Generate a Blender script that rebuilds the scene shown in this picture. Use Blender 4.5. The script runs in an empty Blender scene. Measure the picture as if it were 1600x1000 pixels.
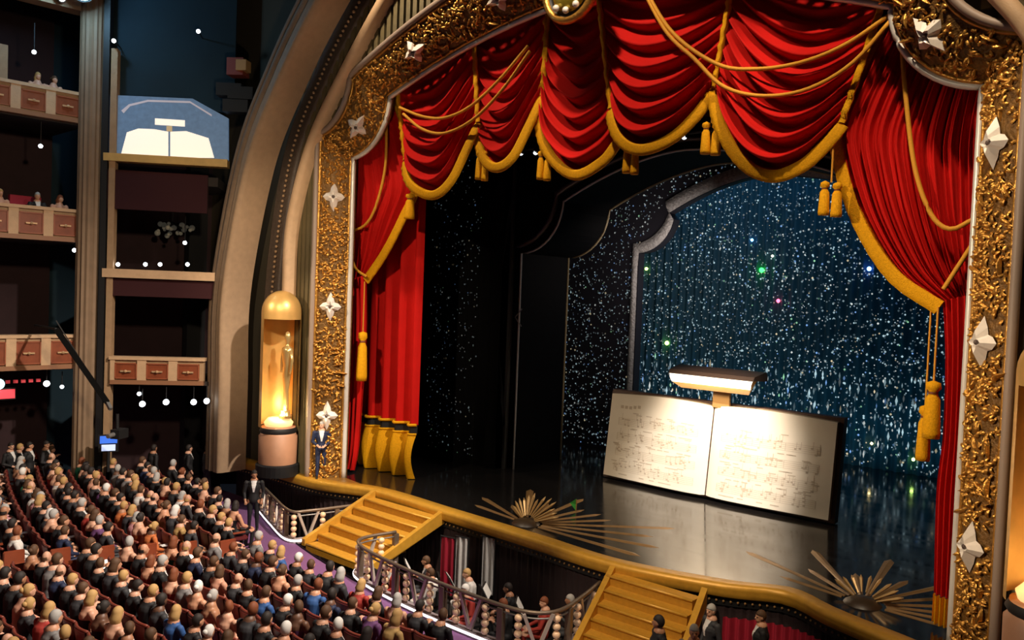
import bpy, bmesh, math, random
from mathutils import Vector, Matrix
random.seed(7)
PI = math.pi
scene = bpy.context.scene
C = scene.collection

# ------------------------------------------------------------------ camera
YAW, PIT, ROL = 0.701, 0.035, 0.039
CAM = Vector((12.137, -16.807, 6.158)); FPX = 1300.0
_f = Vector((-math.sin(YAW)*math.cos(PIT), math.cos(YAW)*math.cos(PIT), -math.sin(PIT)))
_r0 = Vector((math.cos(YAW), math.sin(YAW), 0)); _u0 = _r0.cross(_f)
_r = _r0*math.cos(ROL) + _u0*math.sin(ROL); _u = -_r0*math.sin(ROL) + _u0*math.cos(ROL)
cd = bpy.data.cameras.new('camera'); cd.sensor_width = 36; cd.lens = 36*FPX/1600; cd.clip_start = .1; cd.clip_end = 200
co = bpy.data.objects.new('camera', cd); C.objects.link(co)
m = Matrix((_r, _u, -_f)).transposed().to_4x4(); m.translation = CAM; co.matrix_world = m
scene.camera = co
vs = scene.view_settings
vs.view_transform = 'Standard'; vs.look = 'None'; vs.exposure = 0.0; vs.gamma = 1.0; vs.use_curve_mapping = False

def ray(px, py): return _f + _r*((px-800)/FPX) + _u*((500-py)/FPX)
def aty(px, py, y): d = ray(px, py); return CAM + d*((y-CAM.y)/d.y)
def atz(px, py, z): d = ray(px, py); return CAM + d*((z-CAM.z)/d.z)
def atplane(px, py, a, b):                       # vertical plane through two ground points
    n = Vector((-(b[1]-a[1]), b[0]-a[0], 0)); d = ray(px, py)
    return CAM + d*((Vector((a[0], a[1], 0))-CAM).dot(n)/d.dot(n))
def proj(p):
    d = Vector(p)-CAM; z = d.dot(_f)
    return (800+FPX*d.dot(_r)/z, 500-FPX*d.dot(_u)/z) if z > .1 else (9e9, 9e9)

# ------------------------------------------------------------------ world and theatre lights
w = bpy.data.worlds.new('world'); scene.world = w; w.use_nodes = True
w.node_tree.nodes['Background'].inputs[0].default_value = (.35, .42, .6, 1)
w.node_tree.nodes['Background'].inputs[1].default_value = .012
def spot(name, loc, tgt, power, col, size, blend=.6, rad=.25):
    l = bpy.data.lights.new(name, 'SPOT'); l.energy = power; l.color = col; l.spot_size = math.radians(size); l.spot_blend = blend; l.shadow_soft_size = rad
    o = bpy.data.objects.new(name, l); C.objects.link(o); o.location = loc
    o.rotation_euler = (Vector(tgt)-Vector(loc)).to_track_quat('-Z', 'Y').to_euler(); return o
def area(name, loc, tgt, power, col, sx, sy):
    l = bpy.data.lights.new(name, 'AREA'); l.shape = 'RECTANGLE'; l.size = sx; l.size_y = sy; l.energy = power; l.color = col
    o = bpy.data.objects.new(name, l); C.objects.link(o); o.location = loc
    o.rotation_euler = (Vector(tgt)-Vector(loc)).to_track_quat('-Z', 'Y').to_euler(); return o
WARM = (1, .80, .56); WHITE = (1, .9, .78)
spot('curtain_light_1', (-6, -5, 18), (-4.5, .5, 10.5), 3300, WARM, 50)
spot('curtain_light_2', (1, -5, 18.3), (1.5, .5, 10.4), 3300, WARM, 50)
spot('curtain_light_3', (8, -5.5, 18), (6.5, .5, 8.5), 4000, WARM, 50)
spot('leg_light_1', (-12.5, -10.5, 9.5), (-7.6, 1.6, 3.8), 3000, WARM, 22)
spot('leg_light_2', (-3, -14, 9), (8.6, 1, 3.5), 3600, WARM, 22)
spot('frame_light_1', (-1, -13, 12), (-9.4, -.6, 6.0), 5200, WARM, 36)
spot('frame_light_2', (0, -12, 10), (9.2, -.4, 5.5), 4600, WARM, 42)
spot('arch_light', (1, -9, 7), (-10.8, -1.5, 11.5), 1300, WARM, 40)  # unseen spot, added to lift the upper arch ribs
spot('audience_light_1', (6, -2.5, 16.5), (-9, -7.0, 0), 22000, (1, .86, .72), 60, .8, .3)
spot('audience_light_2', (9, -5, 15), (-2, -8.5, 0), 8000, (1, .86, .72), 56, .8, .3)
spot('box_light', (3, -10, 12), (-15.6, -5.5, 6.5), 3600, (1, .78, .52), 54, .8, .4)
spot('stair_light_1', (-1, -12, 13), (-5.5, -1.5, -.5), 6500, WARM, 20)
spot('stair_light_2', (4, -12, 13), (3.2, -1.5, -.5), 6500, WARM, 22)
spot('man_follow_light', (4, -17, 12), (-9.4, -.6, .9), 15000, (1, .86, .66), 7, .7, .1)
area('star_wash', (0, 13.2, 12.5), (0, 16, 4), 150, (.10, .46, .85), 14, .5)
area('star_ground_row', (0, 14.0, .35), (0, 16, 5), 70, (.06, .50, .75), 13, .3)
spot('book_special', (4.5, -6, 13), (.6, 6.6, .9), 24000, (1, .90, .80), 20, .8, .3)
spot('floor_special', (-4, -5, 14), (-.5, 2.5, 0), 1000, (1, .85, .62), 36, .8, .3)
spot('blue_beam', (-13.6, -6.0, 15.4), (-15.5, -7.5, 9.5), 160, (.35, .65, 1), 95, .9, .2)

# ------------------------------------------------------------------ materials
MATS = {}
def mat(name, col, rough=.6, metal=0, noise=0, nscale=6, bump=0, bscale=30, sheen=0, ior=1.5, coat=0, emit=0, spec=None):
    if name in MATS: return MATS[name]
    M = bpy.data.materials.new(name); M.use_nodes = True; nt = M.node_tree; b = nt.nodes['Principled BSDF']; MATS[name] = M
    b.inputs['Base Color'].default_value = (*col, 1); b.inputs['Roughness'].default_value = rough; b.inputs['Metallic'].default_value = metal
    b.inputs['IOR'].default_value = ior; b.inputs['Coat Weight'].default_value = coat
    if spec is not None: b.inputs['Specular IOR Level'].default_value = spec
    if sheen: b.inputs['Sheen Weight'].default_value = sheen; b.inputs['Sheen Tint'].default_value = (*col, 1)
    tc = nt.nodes.new('ShaderNodeTexCoord')
    if noise:
        n = nt.nodes.new('ShaderNodeTexNoise'); n.inputs['Scale'].default_value = nscale; n.inputs['Detail'].default_value = 5
        r = nt.nodes.new('ShaderNodeMix'); r.data_type = 'RGBA'
        k0 = 1-noise; k1 = 1+noise
        r.inputs[6].default_value = (*[c*k0 for c in col], 1); r.inputs[7].default_value = (*[min(1, c*k1) for c in col], 1)
        nt.links.new(tc.outputs['Object'], n.inputs['Vector']); nt.links.new(n.outputs['Fac'], r.inputs[0]); nt.links.new(r.outputs[2], b.inputs['Base Color'])
    if bump:
        n2 = nt.nodes.new('ShaderNodeTexNoise'); n2.inputs['Scale'].default_value = bscale; n2.inputs['Detail'].default_value = 4
        bp = nt.nodes.new('ShaderNodeBump'); bp.inputs['Strength'].default_value = bump; bp.inputs['Distance'].default_value = .05
        nt.links.new(tc.outputs['Object'], n2.inputs['Vector']); nt.links.new(n2.outputs['Fac'], bp.inputs['Height']); nt.links.new(bp.outputs['Normal'], b.inputs['Normal'])
    if emit: b.inputs['Emission Color'].default_value = (*col, 1); b.inputs['Emission Strength'].default_value = emit
    return M
def vcol_emit(name, strength):
    M = bpy.data.materials.new(name); M.use_nodes = True; nt = M.node_tree; b = nt.nodes['Principled BSDF']
    a = nt.nodes.new('ShaderNodeVertexColor'); a.layer_name = 'Col'
    nt.links.new(a.outputs['Color'], b.inputs['Emission Color']); b.inputs['Emission Strength'].default_value = strength
    b.inputs['Base Color'].default_value = (.1, .12, .14, 1); return M
RED = mat('red_velvet', (.50, .006, .004), .8, noise=.12, nscale=3, bump=.1, bscale=60, spec=.15)
GOLD_FR = mat('gold_fringe', (.78, .36, .005), .7, noise=.3, nscale=25, bump=.5, bscale=55, spec=.15)
ROPE = mat('gold_rope', (.66, .30, .03), .6, noise=.2, nscale=40, spec=.2)
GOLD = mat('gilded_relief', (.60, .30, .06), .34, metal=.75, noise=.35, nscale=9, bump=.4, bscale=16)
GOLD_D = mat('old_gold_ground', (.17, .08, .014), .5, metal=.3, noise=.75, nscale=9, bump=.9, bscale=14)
SILVER = mat('silver_bead', (.72, .68, .62), .35, metal=.25)
CRYST = mat('crystal_ornament', (.86, .78, .70), .25, noise=.1, nscale=20)
CREAM = mat('cream_plaster', (.58, .38, .22), .6, noise=.18, nscale=5, bump=.15, bscale=40)
CREAM_D = mat('aged_cream_plaster', (.38, .24, .13), .7, noise=.25, nscale=4, bump=.2, bscale=30)
BROWN = mat('dark_bronze_plaster', (.085, .06, .045), .5, noise=.35, nscale=7, bump=.3, bscale=20)
OLIVE = mat('olive_slat', (.13, .10, .045), .6, noise=.4, nscale=5)
BLACK = mat('black_paint', (.008, .008, .009), .55)
BLACKG = mat('black_gloss', (.003, .003, .0035), .7, noise=.3, nscale=2, spec=.06)
MAHOG = mat('mahogany_panel', (.24, .058, .022), .42, noise=.4, nscale=5)
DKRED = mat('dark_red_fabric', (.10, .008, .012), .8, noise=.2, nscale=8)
CRIM = mat('crimson_cloth', (.34, .008, .03), .7, noise=.2, nscale=8)
SEATR = mat('seat_maroon', (.12, .014, .014), .5, noise=.25, nscale=8)
SEATW = mat('seat_end_wood', (.26, .055, .02), .4, noise=.3, nscale=6)
CARPET = mat('purple_carpet', (.19, .075, .20), .95, noise=.2, nscale=20, bump=.3, bscale=120)
STAIRG = mat('gold_stair_carpet', (.52, .25, .02), .6, noise=.25, nscale=12, bump=.2, bscale=80)
LIPG = mat('gold_stage_lip', (.60, .31, .035), .42, metal=.2, noise=.25, nscale=6)
STEEL = mat('dull_steel', (.30, .29, .28), .4, metal=.6)
BRONZE = mat('bronze_rail', (.20, .15, .11), .4, metal=.5)
PAPER = mat('old_paper', (.80, .70, .56), .8, noise=.10, nscale=1.3)
INK = mat('brown_ink', (.56, .45, .33), .9)
LEATHER = mat('brown_leather', (.07, .028, .015), .5, noise=.3, nscale=5)
BRASS = mat('lamp_brass', (.45, .25, .09), .4, metal=.3)
LAMPW = mat('lamp_tube', (1, .86, .66), emit=2.6)
BULB = mat('bulb_white', (.85, .93, 1), emit=7)
BULBD = mat('bulb_dim', (.85, .93, 1), emit=2.2)
BULBB = mat('bulb_blue', (.45, .75, 1), emit=30)
LEDS = mat('white_led_strip', (1, .95, .97), emit=2.4)
GLOBE = mat('rail_bead_glass', (.85, .58, .36), .35, emit=.06)

def floor_mat():
    M = bpy.data.materials.new('lacquered_stage_floor'); M.use_nodes = True; nt = M.node_tree; b = nt.nodes['Principled BSDF']
    tc = nt.nodes.new('ShaderNodeTexCoord'); mp = nt.nodes.new('ShaderNodeMapping'); mp.inputs['Scale'].default_value = (.35, 2.2, 1); mp.inputs['Rotation'].default_value = (0, 0, .7)
    n = nt.nodes.new('ShaderNodeTexNoise'); n.inputs['Scale'].default_value = 1.2; n.inputs['Detail'].default_value = 5
    cr = nt.nodes.new('ShaderNodeMapRange'); cr.inputs[1].default_value = .35; cr.inputs[2].default_value = .7; cr.inputs[3].default_value = .07; cr.inputs[4].default_value = .19
    nt.links.new(tc.outputs['Object'], mp.inputs[0]); nt.links.new(mp.outputs[0], n.inputs['Vector']); nt.links.new(n.outputs['Fac'], cr.inputs[0]); nt.links.new(cr.outputs[0], b.inputs['Roughness'])
    b.inputs['Base Color'].default_value = (.010, .009, .009, 1); b.inputs['IOR'].default_value = 1.9
    return M
STAGEF = floor_mat()

# ------------------------------------------------------------------ mesh helpers
class MB:
    def __init__(s): s.v = []; s.f = []; s.c = None
    def add(s, vs_, fs):
        k = len(s.v); s.v += [tuple(p) for p in vs_]; s.f += [tuple(i+k for i in f) for f in fs]; return s
    def box(s, c, d, rz=0, R=None):
        hx, hy, hz = d[0]/2, d[1]/2, d[2]/2; R = R or Matrix.Rotation(rz, 3, 'Z'); c = Vector(c)
        vv = [c+R @ Vector((x*hx, y*hy, z*hz)) for z in (-1, 1) for x, y in ((-1, -1), (1, -1), (1, 1), (-1, 1))]
        return s.add(vv, [(3, 2, 1, 0), (4, 5, 6, 7), (0, 1, 5, 4), (1, 2, 6, 5), (2, 3, 7, 6), (3, 0, 4, 7)])
    def bar(s, a, b, w_, h=None):
        a = Vector(a); b = Vector(b); d = b-a; h = h or w_
        R = d.to_track_quat('X', 'Z').to_matrix(); return s.box((a+b)/2, (d.length, w_, h), R=R)
    def tube(s, pts, r, n=8, cap=True):
        pts = [Vector(p) for p in pts]; rr = r if isinstance(r, (list, tuple)) else [r]*len(pts); vv = []; N = len(pts)
        for i, p in enumerate(pts):
            t = (pts[min(i+1, N-1)]-pts[max(i-1, 0)])
            t = t.normalized() if t.length > 1e-9 else Vector((0, 0, 1))
            up = Vector((0, 0, 1)) if abs(t.z) < .9 else Vector((0, 1, 0)); a = t.cross(up).normalized(); b = a.cross(t)
            vv += [p+(a*math.cos(2*PI*k/n)+b*math.sin(2*PI*k/n))*rr[i] for k in range(n)]
        ff = [(i*n+k, i*n+(k+1) % n, (i+1)*n+(k+1) % n, (i+1)*n+k) for i in range(N-1) for k in range(n)]
        if cap: ff += [tuple(range(n-1, -1, -1)), tuple((N-1)*n+k for k in range(n))]
        return s.add(vv, ff)
    def lathe(s, prof, c=(0, 0, 0), n=16, a0=0, a1=2*PI):
        full = abs(a1-a0-2*PI) < 1e-6; k = n if full else n+1; vv = []
        for r_, z in prof:
            vv += [(c[0]+r_*math.cos(a0+(a1-a0)*j/n), c[1]+r_*math.sin(a0+(a1-a0)*j/n), c[2]+z) for j in range(k)]
        ff = [(i*k+j, i*k+(j+1) % k, (i+1)*k+(j+1) % k, (i+1)*k+j) for i in range(len(prof)-1) for j in range(n)]
        return s.add(vv, ff)
    def grid(s, fn, nu, nv, closed=False):
        vv = [fn(i/nu, j/nv) for j in range(nv+1) for i in range(nu+1)]
        return s.add(vv, [(j*(nu+1)+i, j*(nu+1)+i+1, (j+1)*(nu+1)+i+1, (j+1)*(nu+1)+i) for j in range(nv) for i in range(nu)])
    def slab(s, poly, z0, z1):                   # horizontal polygon extruded
        n = len(poly); vv = [(x, y, z0) for x, y in poly]+[(x, y, z1) for x, y in poly]
        return s.add(vv, [tuple(range(n-1, -1, -1)), tuple(range(n, 2*n))]+[(i, (i+1) % n, n+(i+1) % n, n+i) for i in range(n)])
    def vslab(s, poly, y0, y1):                  # polygon in xz extruded along y
        n = len(poly); vv = [(x, y0, z) for x, z in poly]+[(x, y1, z) for x, z in poly]
        return s.add(vv, [tuple(range(n)), tuple(range(2*n-1, n-1, -1))]+[(i, n+i, n+(i+1) % n, (i+1) % n) for i in range(n)])
    def ball(s, c, r, n=8, m_=6):
        r = r if isinstance(r, (tuple, list)) else (r, r, r)
        vv = [(c[0], c[1], c[2]-r[2])]
        for j in range(1, m_):
            a = -PI/2+PI*j/m_; vv += [(c[0]+r[0]*math.cos(a)*math.cos(2*PI*i/n), c[1]+r[1]*math.cos(a)*math.sin(2*PI*i/n), c[2]+r[2]*math.sin(a)) for i in range(n)]
        vv.append((c[0], c[1], c[2]+r[2])); L = len(vv)-1
        ff = [(0, 1+(i+1) % n, 1+i) for i in range(n)]+[(1+j*n+i, 1+j*n+(i+1) % n, 1+(j+1)*n+(i+1) % n, 1+(j+1)*n+i) for j in range(m_-2) for i in range(n)]
        ff += [(1+(m_-2)*n+i, 1+(m_-2)*n+(i+1) % n, L) for i in range(n)]
        return s.add(vv, ff)
    def mesh(s, name, material=None, smooth=False):
        me = bpy.data.meshes.new(name); me.from_pydata(s.v, [], s.f)
        if material: me.materials.append(material)
        bm = bmesh.new(); bm.from_mesh(me); bmesh.ops.recalc_face_normals(bm, faces=bm.faces); bm.to_mesh(me); bm.free()
        if smooth: me.polygons.foreach_set('use_smooth', [True]*len(me.polygons))
        me.update(); return me
    def build(s, name, material, parent=None, smooth=False, loc=None):
        o = bpy.data.objects.new(name, s.mesh(name, material, smooth)); C.objects.link(o)
        if parent: o.parent = parent
        if loc is not None: o.location = loc
        return o
def put(name, me, parent=None, loc=(0, 0, 0), rot=(0, 0, 0), sc=(1, 1, 1)):
    o = bpy.data.objects.new(name, me); C.objects.link(o); o.location = loc; o.rotation_euler = rot; o.scale = sc
    if parent: o.parent = parent
    return o
def tag(o, label, cat, group=None):
    o['label'] = label; o['category'] = cat
    if group: o['group'] = group
    return o
def thing(name, label, cat, loc=(0, 0, 0), rz=0, group=None):
    o = bpy.data.objects.new(name, None); C.objects.link(o); o.location = loc; o.rotation_euler = (0, 0, rz); o.empty_display_size = .1
    return tag(o, label, cat, group)
def struct(o, label=None):
    o['kind'] = 'structure'
    if label: o['label'] = label
    return o
def lerp(a, b, t): return a+(b-a)*t
def spline(pts, n):                              # Catmull-Rom resample, uniform in length
    P = [Vector(p) for p in pts]
    if len(P) == 2: return [P[0].lerp(P[1], i/n) for i in range(n+1)]
    Q = [P[0]*2-P[1]]+P+[P[-1]*2-P[-2]]; dense = []
    for i in range(1, len(Q)-2):
        for k in range(16):
            t = k/16; a, b, c, d = Q[i-1], Q[i], Q[i+1], Q[i+2]
            dense.append(.5*((2*b)+(c-a)*t+(2*a-5*b+4*c-d)*t*t+(3*b-a-3*c+d)*t**3))
    dense.append(P[-1]); L = [0]
    for i in range(1, len(dense)): L.append(L[-1]+(dense[i]-dense[i-1]).length)
    out = []; j = 0
    for i in range(n+1):
        s_ = L[-1]*i/n
        while j < len(L)-2 and L[j+1] < s_: j += 1
        k = (s_-L[j])/max(1e-9, L[j+1]-L[j]); out.append(dense[j].lerp(dense[j+1], k))
    return out
def on(u, pts):
    x = u*(len(pts)-1); i = min(int(x), len(pts)-2); return pts[i].lerp(pts[i+1], x-i)

# ================================================================== SETTING
def fz(y): return -1.25+.06*max(0, -4-y)
# house floor (raked) -------------------------------------------------
def rail_y(x): return -3.75+.018*x*x             # pit rail line in plan
mb = MB(); xs = [-24+i*1.0 for i in range(43)]
rows_y = [0, .04, .09, .16, .25, .4, .6, 1]
def hf(u, v):
    x = -24+42*u; y0 = rail_y(x) if x > -12.3 else -1.0; y = lerp(y0, -22, rows_y[min(7, int(round(v*7)))]); return (x, y, fz(y))
mb.grid(hf, 42, 7); struct(mb.build('floor', CARPET), 'purple carpeted auditorium floor')
# stage -----------------------------------------------------------------
LIP = [(-13.4, -1.05), (-11.8, -.95), (-8.9, -.92), (-6.9, -.3), (-3.8, -.42), (-.6, -.58), (1.9, -.72), (4.3, -.15), (5.5, .42), (6.6, -.08), (7.95, -.52), (9.3, -.85), (13.4, -1.05)]
lip = spline([(x, y, 0) for x, y in LIP], 90)
poly = [(p.x, p.y) for p in lip]+[(16, -1.05), (16, 17), (-16, 17), (-16, -1.05)]
struct(MB().slab(poly, -.12, 0).build('stage_floor', STAGEF), 'black lacquered stage floor')
lt = thing('stage_lip', 'gold curved lip running along the stage edge above the pit', 'stage edge')
mb = MB()
def lipf(u, v):
    p = on(u, lip); k = [(.34, -.01), (.33, .022), (.0, .03), (-.07, .0), (-.09, -.08), (-.06, -.16), (-.08, -.24), (-.02, -.27)][int(round(v*7))]; return (p.x, p.y+k[0], k[1])
mb.grid(lipf, 90, 7); mb.build('lip_moulding', LIPG, lt, True)
mb = MB(); mb.grid(lambda u, v: (on(u, lip).x, on(u, lip).y+.02, lerp(-.25, -.46, v)), 90, 1); mb.build('footlight_band', BLACK, lt)
studs = MB()
for i in range(2, 178): p = on(i/180, lip); studs.ball((p.x, p.y-.0, -.36), .028, 6, 4)
o = studs.build('stud', BRASS, lt); o['kind'] = 'stuff'
mb = MB(); mb.grid(lambda u, v: (on(u, lip).x, on(u, lip).y+.06+.02*math.sin(u*900), lerp(-.44, -2.7, v)), 360, 1)
struct(mb.build('wall_pit', mat('pit_black_drape', (.02, .008, .01), .8)), 'dark wall of the orchestra pit')
struct(MB().slab([(-13.4, -4.6), (13.4, -4.6), (13.4, .6), (-13.4, .6)], -2.8, -2.7).build('floor_pit', mat('pit_floor', (.03, .025, .022), .7)), 'orchestra pit floor')
# pit side toward house
mb = MB(); mb.grid(lambda u, v: (-12.3+24.6*u, rail_y(-12.3+24.6*u)+.02, lerp(-1.2, -2.7, v)), 40, 1)
struct(mb.build('wall_pit_front', BLACK), 'black inner wall below the pit rail')

struct(MB().slab([(-13.3, -.70), (-8.9, -.62), (-7.5, -.2), (-8.7, -.02), (-13.3, -.2)], .0, .012).build('floor_apron', mat('gold_lacquer_floor', (.30, .15, .03), .25, noise=.4, nscale=4)), 'golden lacquered side apron under the suited man')
# proscenium frame ------------------------------------------------------
def contour(ix, zs, cx, cz, cr, ax, az, top, y, nA=22, nB=12, nC=26):
    half = [Vector((ix, y, zs*i/nA)) for i in range(nA)]
    a0 = math.atan2(zs-cz, ix-cx); a1 = math.atan2(az-cz, ax-cx)
    if a1 > 0: a1 -= 2*PI
    half += [Vector((cx+cr*math.cos(lerp(a0, a1, i/nB)), y, cz+cr*math.sin(lerp(a0, a1, i/nB)))) for i in range(nB)]
    half += [Vector((ax*(1-i/nC), y, az+(top-az)*(1-(1-i/nC)**1.7))) for i in range(nC+1)]
    left = [Vector((-p.x, p.y, p.z)) for p in half]
    return left+half[-2::-1]
INN = contour(8.78, 10.13, 8.9, 11.9, 1.76, 7.14, 11.85, 13.4, 0)
OUT = contour(9.62, 10.86, 9.75, 12.5, 1.64, 8.12, 12.45, 14.75, -.82)
NC_ = len(INN)-1
def fr(u, s, lift=0):                             # point on the splayed frame face
    a = on(u, INN); b = on(u, OUT); p = a.lerp(b, s)
    a2 = on(min(1, u+.002), INN).lerp(on(min(1, u+.002), OUT), s); a1 = on(max(0, u-.002), INN).lerp(on(max(0, u-.002), OUT), s)
    n = (a2-a1).cross(b-a).normalized()
    if n.y > 0: n = -n
    return p+n*lift
frame = thing('proscenium_frame', 'gilded carved proscenium frame with stepped arch around the red curtain', 'frame')
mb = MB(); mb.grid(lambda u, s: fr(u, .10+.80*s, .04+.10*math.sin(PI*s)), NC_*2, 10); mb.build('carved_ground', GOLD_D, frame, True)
def bead(s, r): return MB().tube([fr(i/(NC_*2), s, .05) for i in range(NC_*2+1)], r, 8)
bead(0.02, .075).build('silver_bead', SILVER, frame, True)
bead(.10, .045).build('gold_bead', GOLD, frame, True)
bead(.90, .05).build('gold_bead', GOLD, frame, True)
bead(.99, .085).build('outer_moulding', mat('taupe_moulding', (.30, .22, .17), .5), frame, True)
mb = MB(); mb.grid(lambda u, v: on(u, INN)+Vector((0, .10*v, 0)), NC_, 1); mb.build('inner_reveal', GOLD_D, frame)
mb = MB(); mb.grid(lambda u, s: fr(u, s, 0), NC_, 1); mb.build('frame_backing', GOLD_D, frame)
# acanthus leaves: three curled shapes
def leaf_mesh(k):
    mb = MB(); n = 9; pts = []
    for i in range(n+1):
        t = i/n; a = [1.9, 3.6, 1.1][k]*t**1.4; r_ = .30*t
        x = .30*math.sin(a)/max(.6, [1.9, 3.6, 1.1][k])*1.3; z = .30*t*math.cos(a*.55); w_ = .075*math.sin(PI*min(1, .12+t*.88))*(1-.35*t)+.008
        pts.append((x, z, w_, .02+.10*math.sin(PI*t*.95)))
    def g(u, v):
        x, z, w_, h = pts[min(n, int(round(v*n)))]; k_ = u*2-1; return (x+k_*w_*1.0, -(h*(1-.75*k_*k_)), z)
    mb.grid(g, 4, n)
    return mb.mesh('acanthus_leaf', GOLD, True)
LEAF = [leaf_mesh(i) for i in range(3)]
cum = [0]
MID = [fr(i/NC_, .5) for i in range(NC_+1)]
for i in range(NC_): cum.append(cum[-1]+(MID[i+1]-MID[i]).length)
def u_of(d):
    for i in range(NC_):
        if cum[i+1] >= d: return (i+(d-cum[i])/(cum[i+1]-cum[i]))/NC_
    return 1
ORN = [(507, 645), (508, 480), (513, 305), (550, 190), (648, 75), (790, 6), (1467, 45), (1565, 220), (1557, 540), (1537, 850)]
def frame_basis(u, s):
    p = fr(u, s, .0); n = (fr(u, s, 1)-p).normalized(); t = (fr(min(1, u+.004), s)-fr(max(0, u-.004), s)).normalized(); b = n.cross(t); return p, n, t, b
def near_u(px, py):
    best = None
    for i in range(0, 401):
        q = proj(fr(i/400, .5)); d = (q[0]-px)**2+(q[1]-py)**2
        if best is None or d < best[0]: best = (d, i/400)
    return best[1]
ornU = [near_u(*o_) for o_ in ORN]
ornU = sorted(set([round(u, 4) for u in ornU]+[round(1-u, 4) for u in (ornU[4], ornU[5])]))
mb = MB()                                          # four pointed faceted star
K = []
for i in range(16):
    a = 2*PI*i/16; r_ = {0: .42, 1: .26, 2: .18, 3: .26}[i % 4] if (i % 8) in (0, 1, 2, 3, 7, 6, 5, 4) else .2
    if i % 8 == 4: r_ = .40
    K.append((r_*math.sin(a)*(.86 if i % 8 == 4 else 1), 0, r_*math.cos(a)*1.1))
vv = K+[(x*.42, -.17, z*.42) for x, _, z in K]+[(0, -.06, 0)]
mb.add(vv, [(i, (i+1) % 16, 16+(i+1) % 16, 16+i) for i in range(16)]+[(16+i, 16+(i+1) % 16, 32) for i in range(16)])
STAR = mb.mesh('star_ornament', CRYST)
mb = MB().ball((0, -.12, 0), .05, 8, 6); SBTN = mb.mesh('star_button', mat('dark_gem', (.10, .07, .06), .2), True)
for u in ornU:
    p, n, t, b = frame_basis(u, .5); M4 = Matrix((t, -n, b)).transposed(); R = M4
    o = put('star_ornament', STAR, frame); o.matrix_local = Matrix.Translation(p+n*.16) @ Matrix((b, -n, -t)).transposed().to_4x4()
    o2 = put('star_button', SBTN, o)
rl = random.Random(3); cnt = 0; d = .15; cand = []
while d < cum[-1]-.1:
    u = u_of(d)
    for s in (.30, .5, .70):
        uu = min(1, max(0, u+rl.uniform(-.002, .002))); q = proj(fr(uu, s))
        if -30 < q[0] < 1630 and -60 < q[1] < 1060 and min(abs(uu-k)*cum[-1] for k in ornU) > .38: cand.append((uu, s))
    d += .235
for uu, s in cand:
    p, n, t, b = frame_basis(uu, s+rl.uniform(-.06, .06)); o = put('acanthus_leaf', LEAF[rl.randrange(3)], frame)
    ang = rl.uniform(0, 2*PI); sc = rl.uniform(.6, .95)
    o.matrix_local = Matrix.Translation(p+n*.10) @ Matrix((t, -n, b)).transposed().to_4x4() @ Matrix.Rotation(ang, 4, 'Y') @ Matrix.Diagonal((sc*rl.choice((-1, 1)), sc*1.1, sc, 1))
print('leaves', len(cand))
mb = MB(); rl = random.Random(8)
for q_ in range(3400):
    uu = u_of(rl.uniform(.05, cum[-1]-.05)); s_ = rl.uniform(.13, .87); q = proj(fr(uu, s_))
    if not (-60 < q[0] < 1660 and -90 < q[1] < 1080): continue
    if min(abs(uu-k)*cum[-1] for k in ornU) < .22 and abs(s_-.5) < .3: continue
    p, n, t, b = frame_basis(uu, s_); p = p+n*(.05+.10*math.sin(PI*(s_-.1)/.8)); a = rl.uniform(0, 2*PI); L = rl.uniform(.10, .20); cv_ = rl.uniform(-2.5, 2.5); vv = []
    for i in range(5):
        k = i/4; aa = a+cv_*k; c_ = p+(t*math.cos(a+cv_*k*.5)+b*math.sin(a+cv_*k*.5))*L*k*(1-.2*abs(cv_)*k*.4)+n*.055*math.sin(PI*k*.9); w_ = .034*math.sin(PI*(.15+.8*k)); sd = -t*math.sin(aa)+b*math.cos(aa); vv += [c_-sd*w_-n*.02, c_+n*.014, c_+sd*w_-n*.02]
    mb.add(vv, [(3*i+e, 3*i+e+1, 3*i+e+4, 3*i+e+3) for i in range(4) for e in (0, 1)])
o = mb.build('carved_relief', GOLD, frame, True); o['kind'] = 'stuff'
# keystone medallion
md = thing('medallion', 'round gold medallion with jewelled face at the top of the arch', 'ornament', (.02, -.72, 13.35))
def disc_y(prof, n=32):
    mb = MB(); mb.lathe(prof, (0, 0, 0), n); mb.v = [(x, -z, y) for x, y, z in mb.v]; return mb
disc_y([(.72, -.1), (.80, .05), (.76, .16), (.66, .18), (.62, .08)]).build('rim', GOLD, md, True)
disc_y([(.62, .08), (.56, .02), (.50, .08)]).build('dark_groove', BLACK, md, True)
disc_y([(.52, .05), (.46, .17), (.20, .24), (0, .25)]).build('face', mat('olive_gold_enamel', (.42, .32, .03), .25, metal=.5, noise=.4, nscale=4), md, True)
for k in range(7):
    a = -2.2+k*.62; MB().ball((.5*math.cos(a), -.2, .5*math.sin(a)), .085, 8, 6).build('jewel', CRYST, md, True)

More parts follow.
